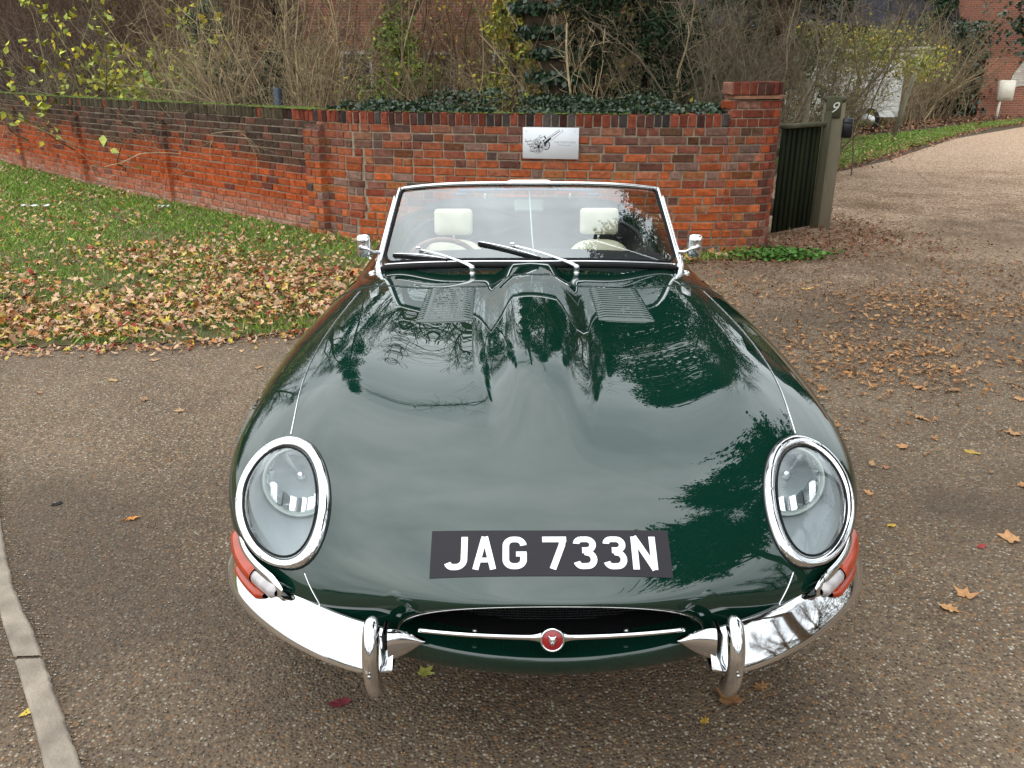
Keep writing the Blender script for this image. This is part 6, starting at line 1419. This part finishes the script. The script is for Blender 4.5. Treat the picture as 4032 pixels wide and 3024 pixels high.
# white van
van = empty('white_van', (6.0, 23.8, 0), 0, 'white van parked side on behind the pergola and gate', 'van')
side = [(0, .45), (0, .95), (.12, 1.12), (.95, 1.30), (1.55, 1.92), (1.85, 2.02), (4.6, 2.06), (4.75, 1.95), (4.78, .5)]
prof_ = resample([(x, 0, z) for x, z in side], 60)
rs = []
for y, s_ in ((-.86, .94), (-.90, .985), (-.92, 1.0), (.92, 1.0), (.90, .985), (.86, .94)): rs.append([(2.4 + (p_[0] - 2.4) * (s_ if s_ < 1 else 1), y, 1.0 + (p_[2] - 1.0) * (s_ if s_ < 1 else 1)) for p_ in prof_])
rs = [r_ + [(2.4 + 2.38, y_, .42), (.0, y_, .40)] for r_, y_ in zip(rs, (-.86, -.90, -.92, .92, .90, .86))]
MB().loft(rs, cap0=True, cap1=True).build('van_body', WHITEP, van, smooth=False)
DG = glass('van_glass', (.25, .3, .32), 1.9)
vg = pm('tinted_pane', (.20, .32, .42), rough=.06, var=.3, scale=1, coat=1)
MB().add([(1.0, -.78, 1.345), (1.0, .78, 1.345), (1.53, .72, 1.89), (1.53, -.72, 1.89)], [(0, 1, 2, 3)]).build('van_windscreen', vg, van, False)
MB().add([(1.22, -.925, 1.36), (2.1, -.925, 1.36), (2.1, -.925, 1.85), (1.66, -.925, 1.85)], [(0, 1, 2, 3)]).build('side_window', MC['dark_pane'], van, False)
for x in (.85, 3.95):
    w_ = MB().lathe([(.0, -.1), (.28, -.1), (.33, -.07), (.335, .07), (.28, .1), (0, .1)], (x, -.86, .335), (0, 1, 0), 28).build('wheel', TYRE, van); MB().lathe([(.0, -.115), (.18, -.112), (.2, -.09), (.2, -.02)], (x, -.86, .335), (0, 1, 0), 20).build('hubcap', STEEL, w_)
MB().box((.06, -.6, .86), (.06, .28, .16), bevel=.02).build('headlight', CLEAR, van)
MB().box((.95, -.99, 1.42), (.12, .16, .2), bevel=.02).build('door_mirror', BLACKV, van)
# left background
v2 = van.copy(); COL.objects.link(v2); v2.location = (-20.5, 24.6, 0); v2.rotation_euler = (0, 0, R(12)); v2['label'] = 'white van glimpsed through twigs at the far left edge above the wall'
for ch in list(van.children):
    c2 = ch.copy(); COL.objects.link(c2); c2.parent = v2
    for g2 in ch.children: d2 = g2.copy(); COL.objects.link(d2); d2.parent = c2
evergreen(-15.3, 22.5, 1.75, .9, 'small orange leaved bush by the far left end of the wall', [(.6, .25, .05), (.6, .35, .08)], 2200, .12, 'orange_bush', group=None)
h2 = empty('red_brick_cottage', (-2.5, 27, 0), 0, 'red brick cottage glimpsed through the stems behind the middle of the wall', 'house')
MB().box((0, 0, 2.2), (7, 5, 4.4)).build('cottage_wall', HB, h2, smooth=False); MB().loft([[(x, -2.8, 4.2) for x in (-3.8, 3.8)], [(x, 0, 6.8) for x in (-3.8, 3.8)], [(x, 2.8, 4.2) for x in (-3.8, 3.8)]], closed=False).build('cottage_roof', pm('clay_tile', (.22, .09, .05), rough=.9, var=.3), h2, smooth=False)
for x in (-2, .4, 2.4):
    w_ = MB().box((x, -2.53, 1.6), (.9, .06, 1.1)).build('window', MC['window_white'], h2, smooth=False); MB().box((x, -2.575, 1.6), (.75, .02, .95)).build('pane', MC['dark_pane'], w_, smooth=False)
bn = empty('dark_bin', (-2.80, 8.9, 0), R(-30), 'narrow dark blue bollard showing just above the wall beside the straw coloured stems', 'bollard')
MB().box((0, 0, .72), (.085, .085, 1.44), bevel=.012).build('bollard_body', pm('bollard_blue', (.02, .028, .045), rough=.5, var=.2), bn)
text('PEACE', .05, (0, -.06, 1.37), MC['window_white'], 'bollard_lettering', bn, rot=(pi / 2, -pi / 2, 0)) if False else None
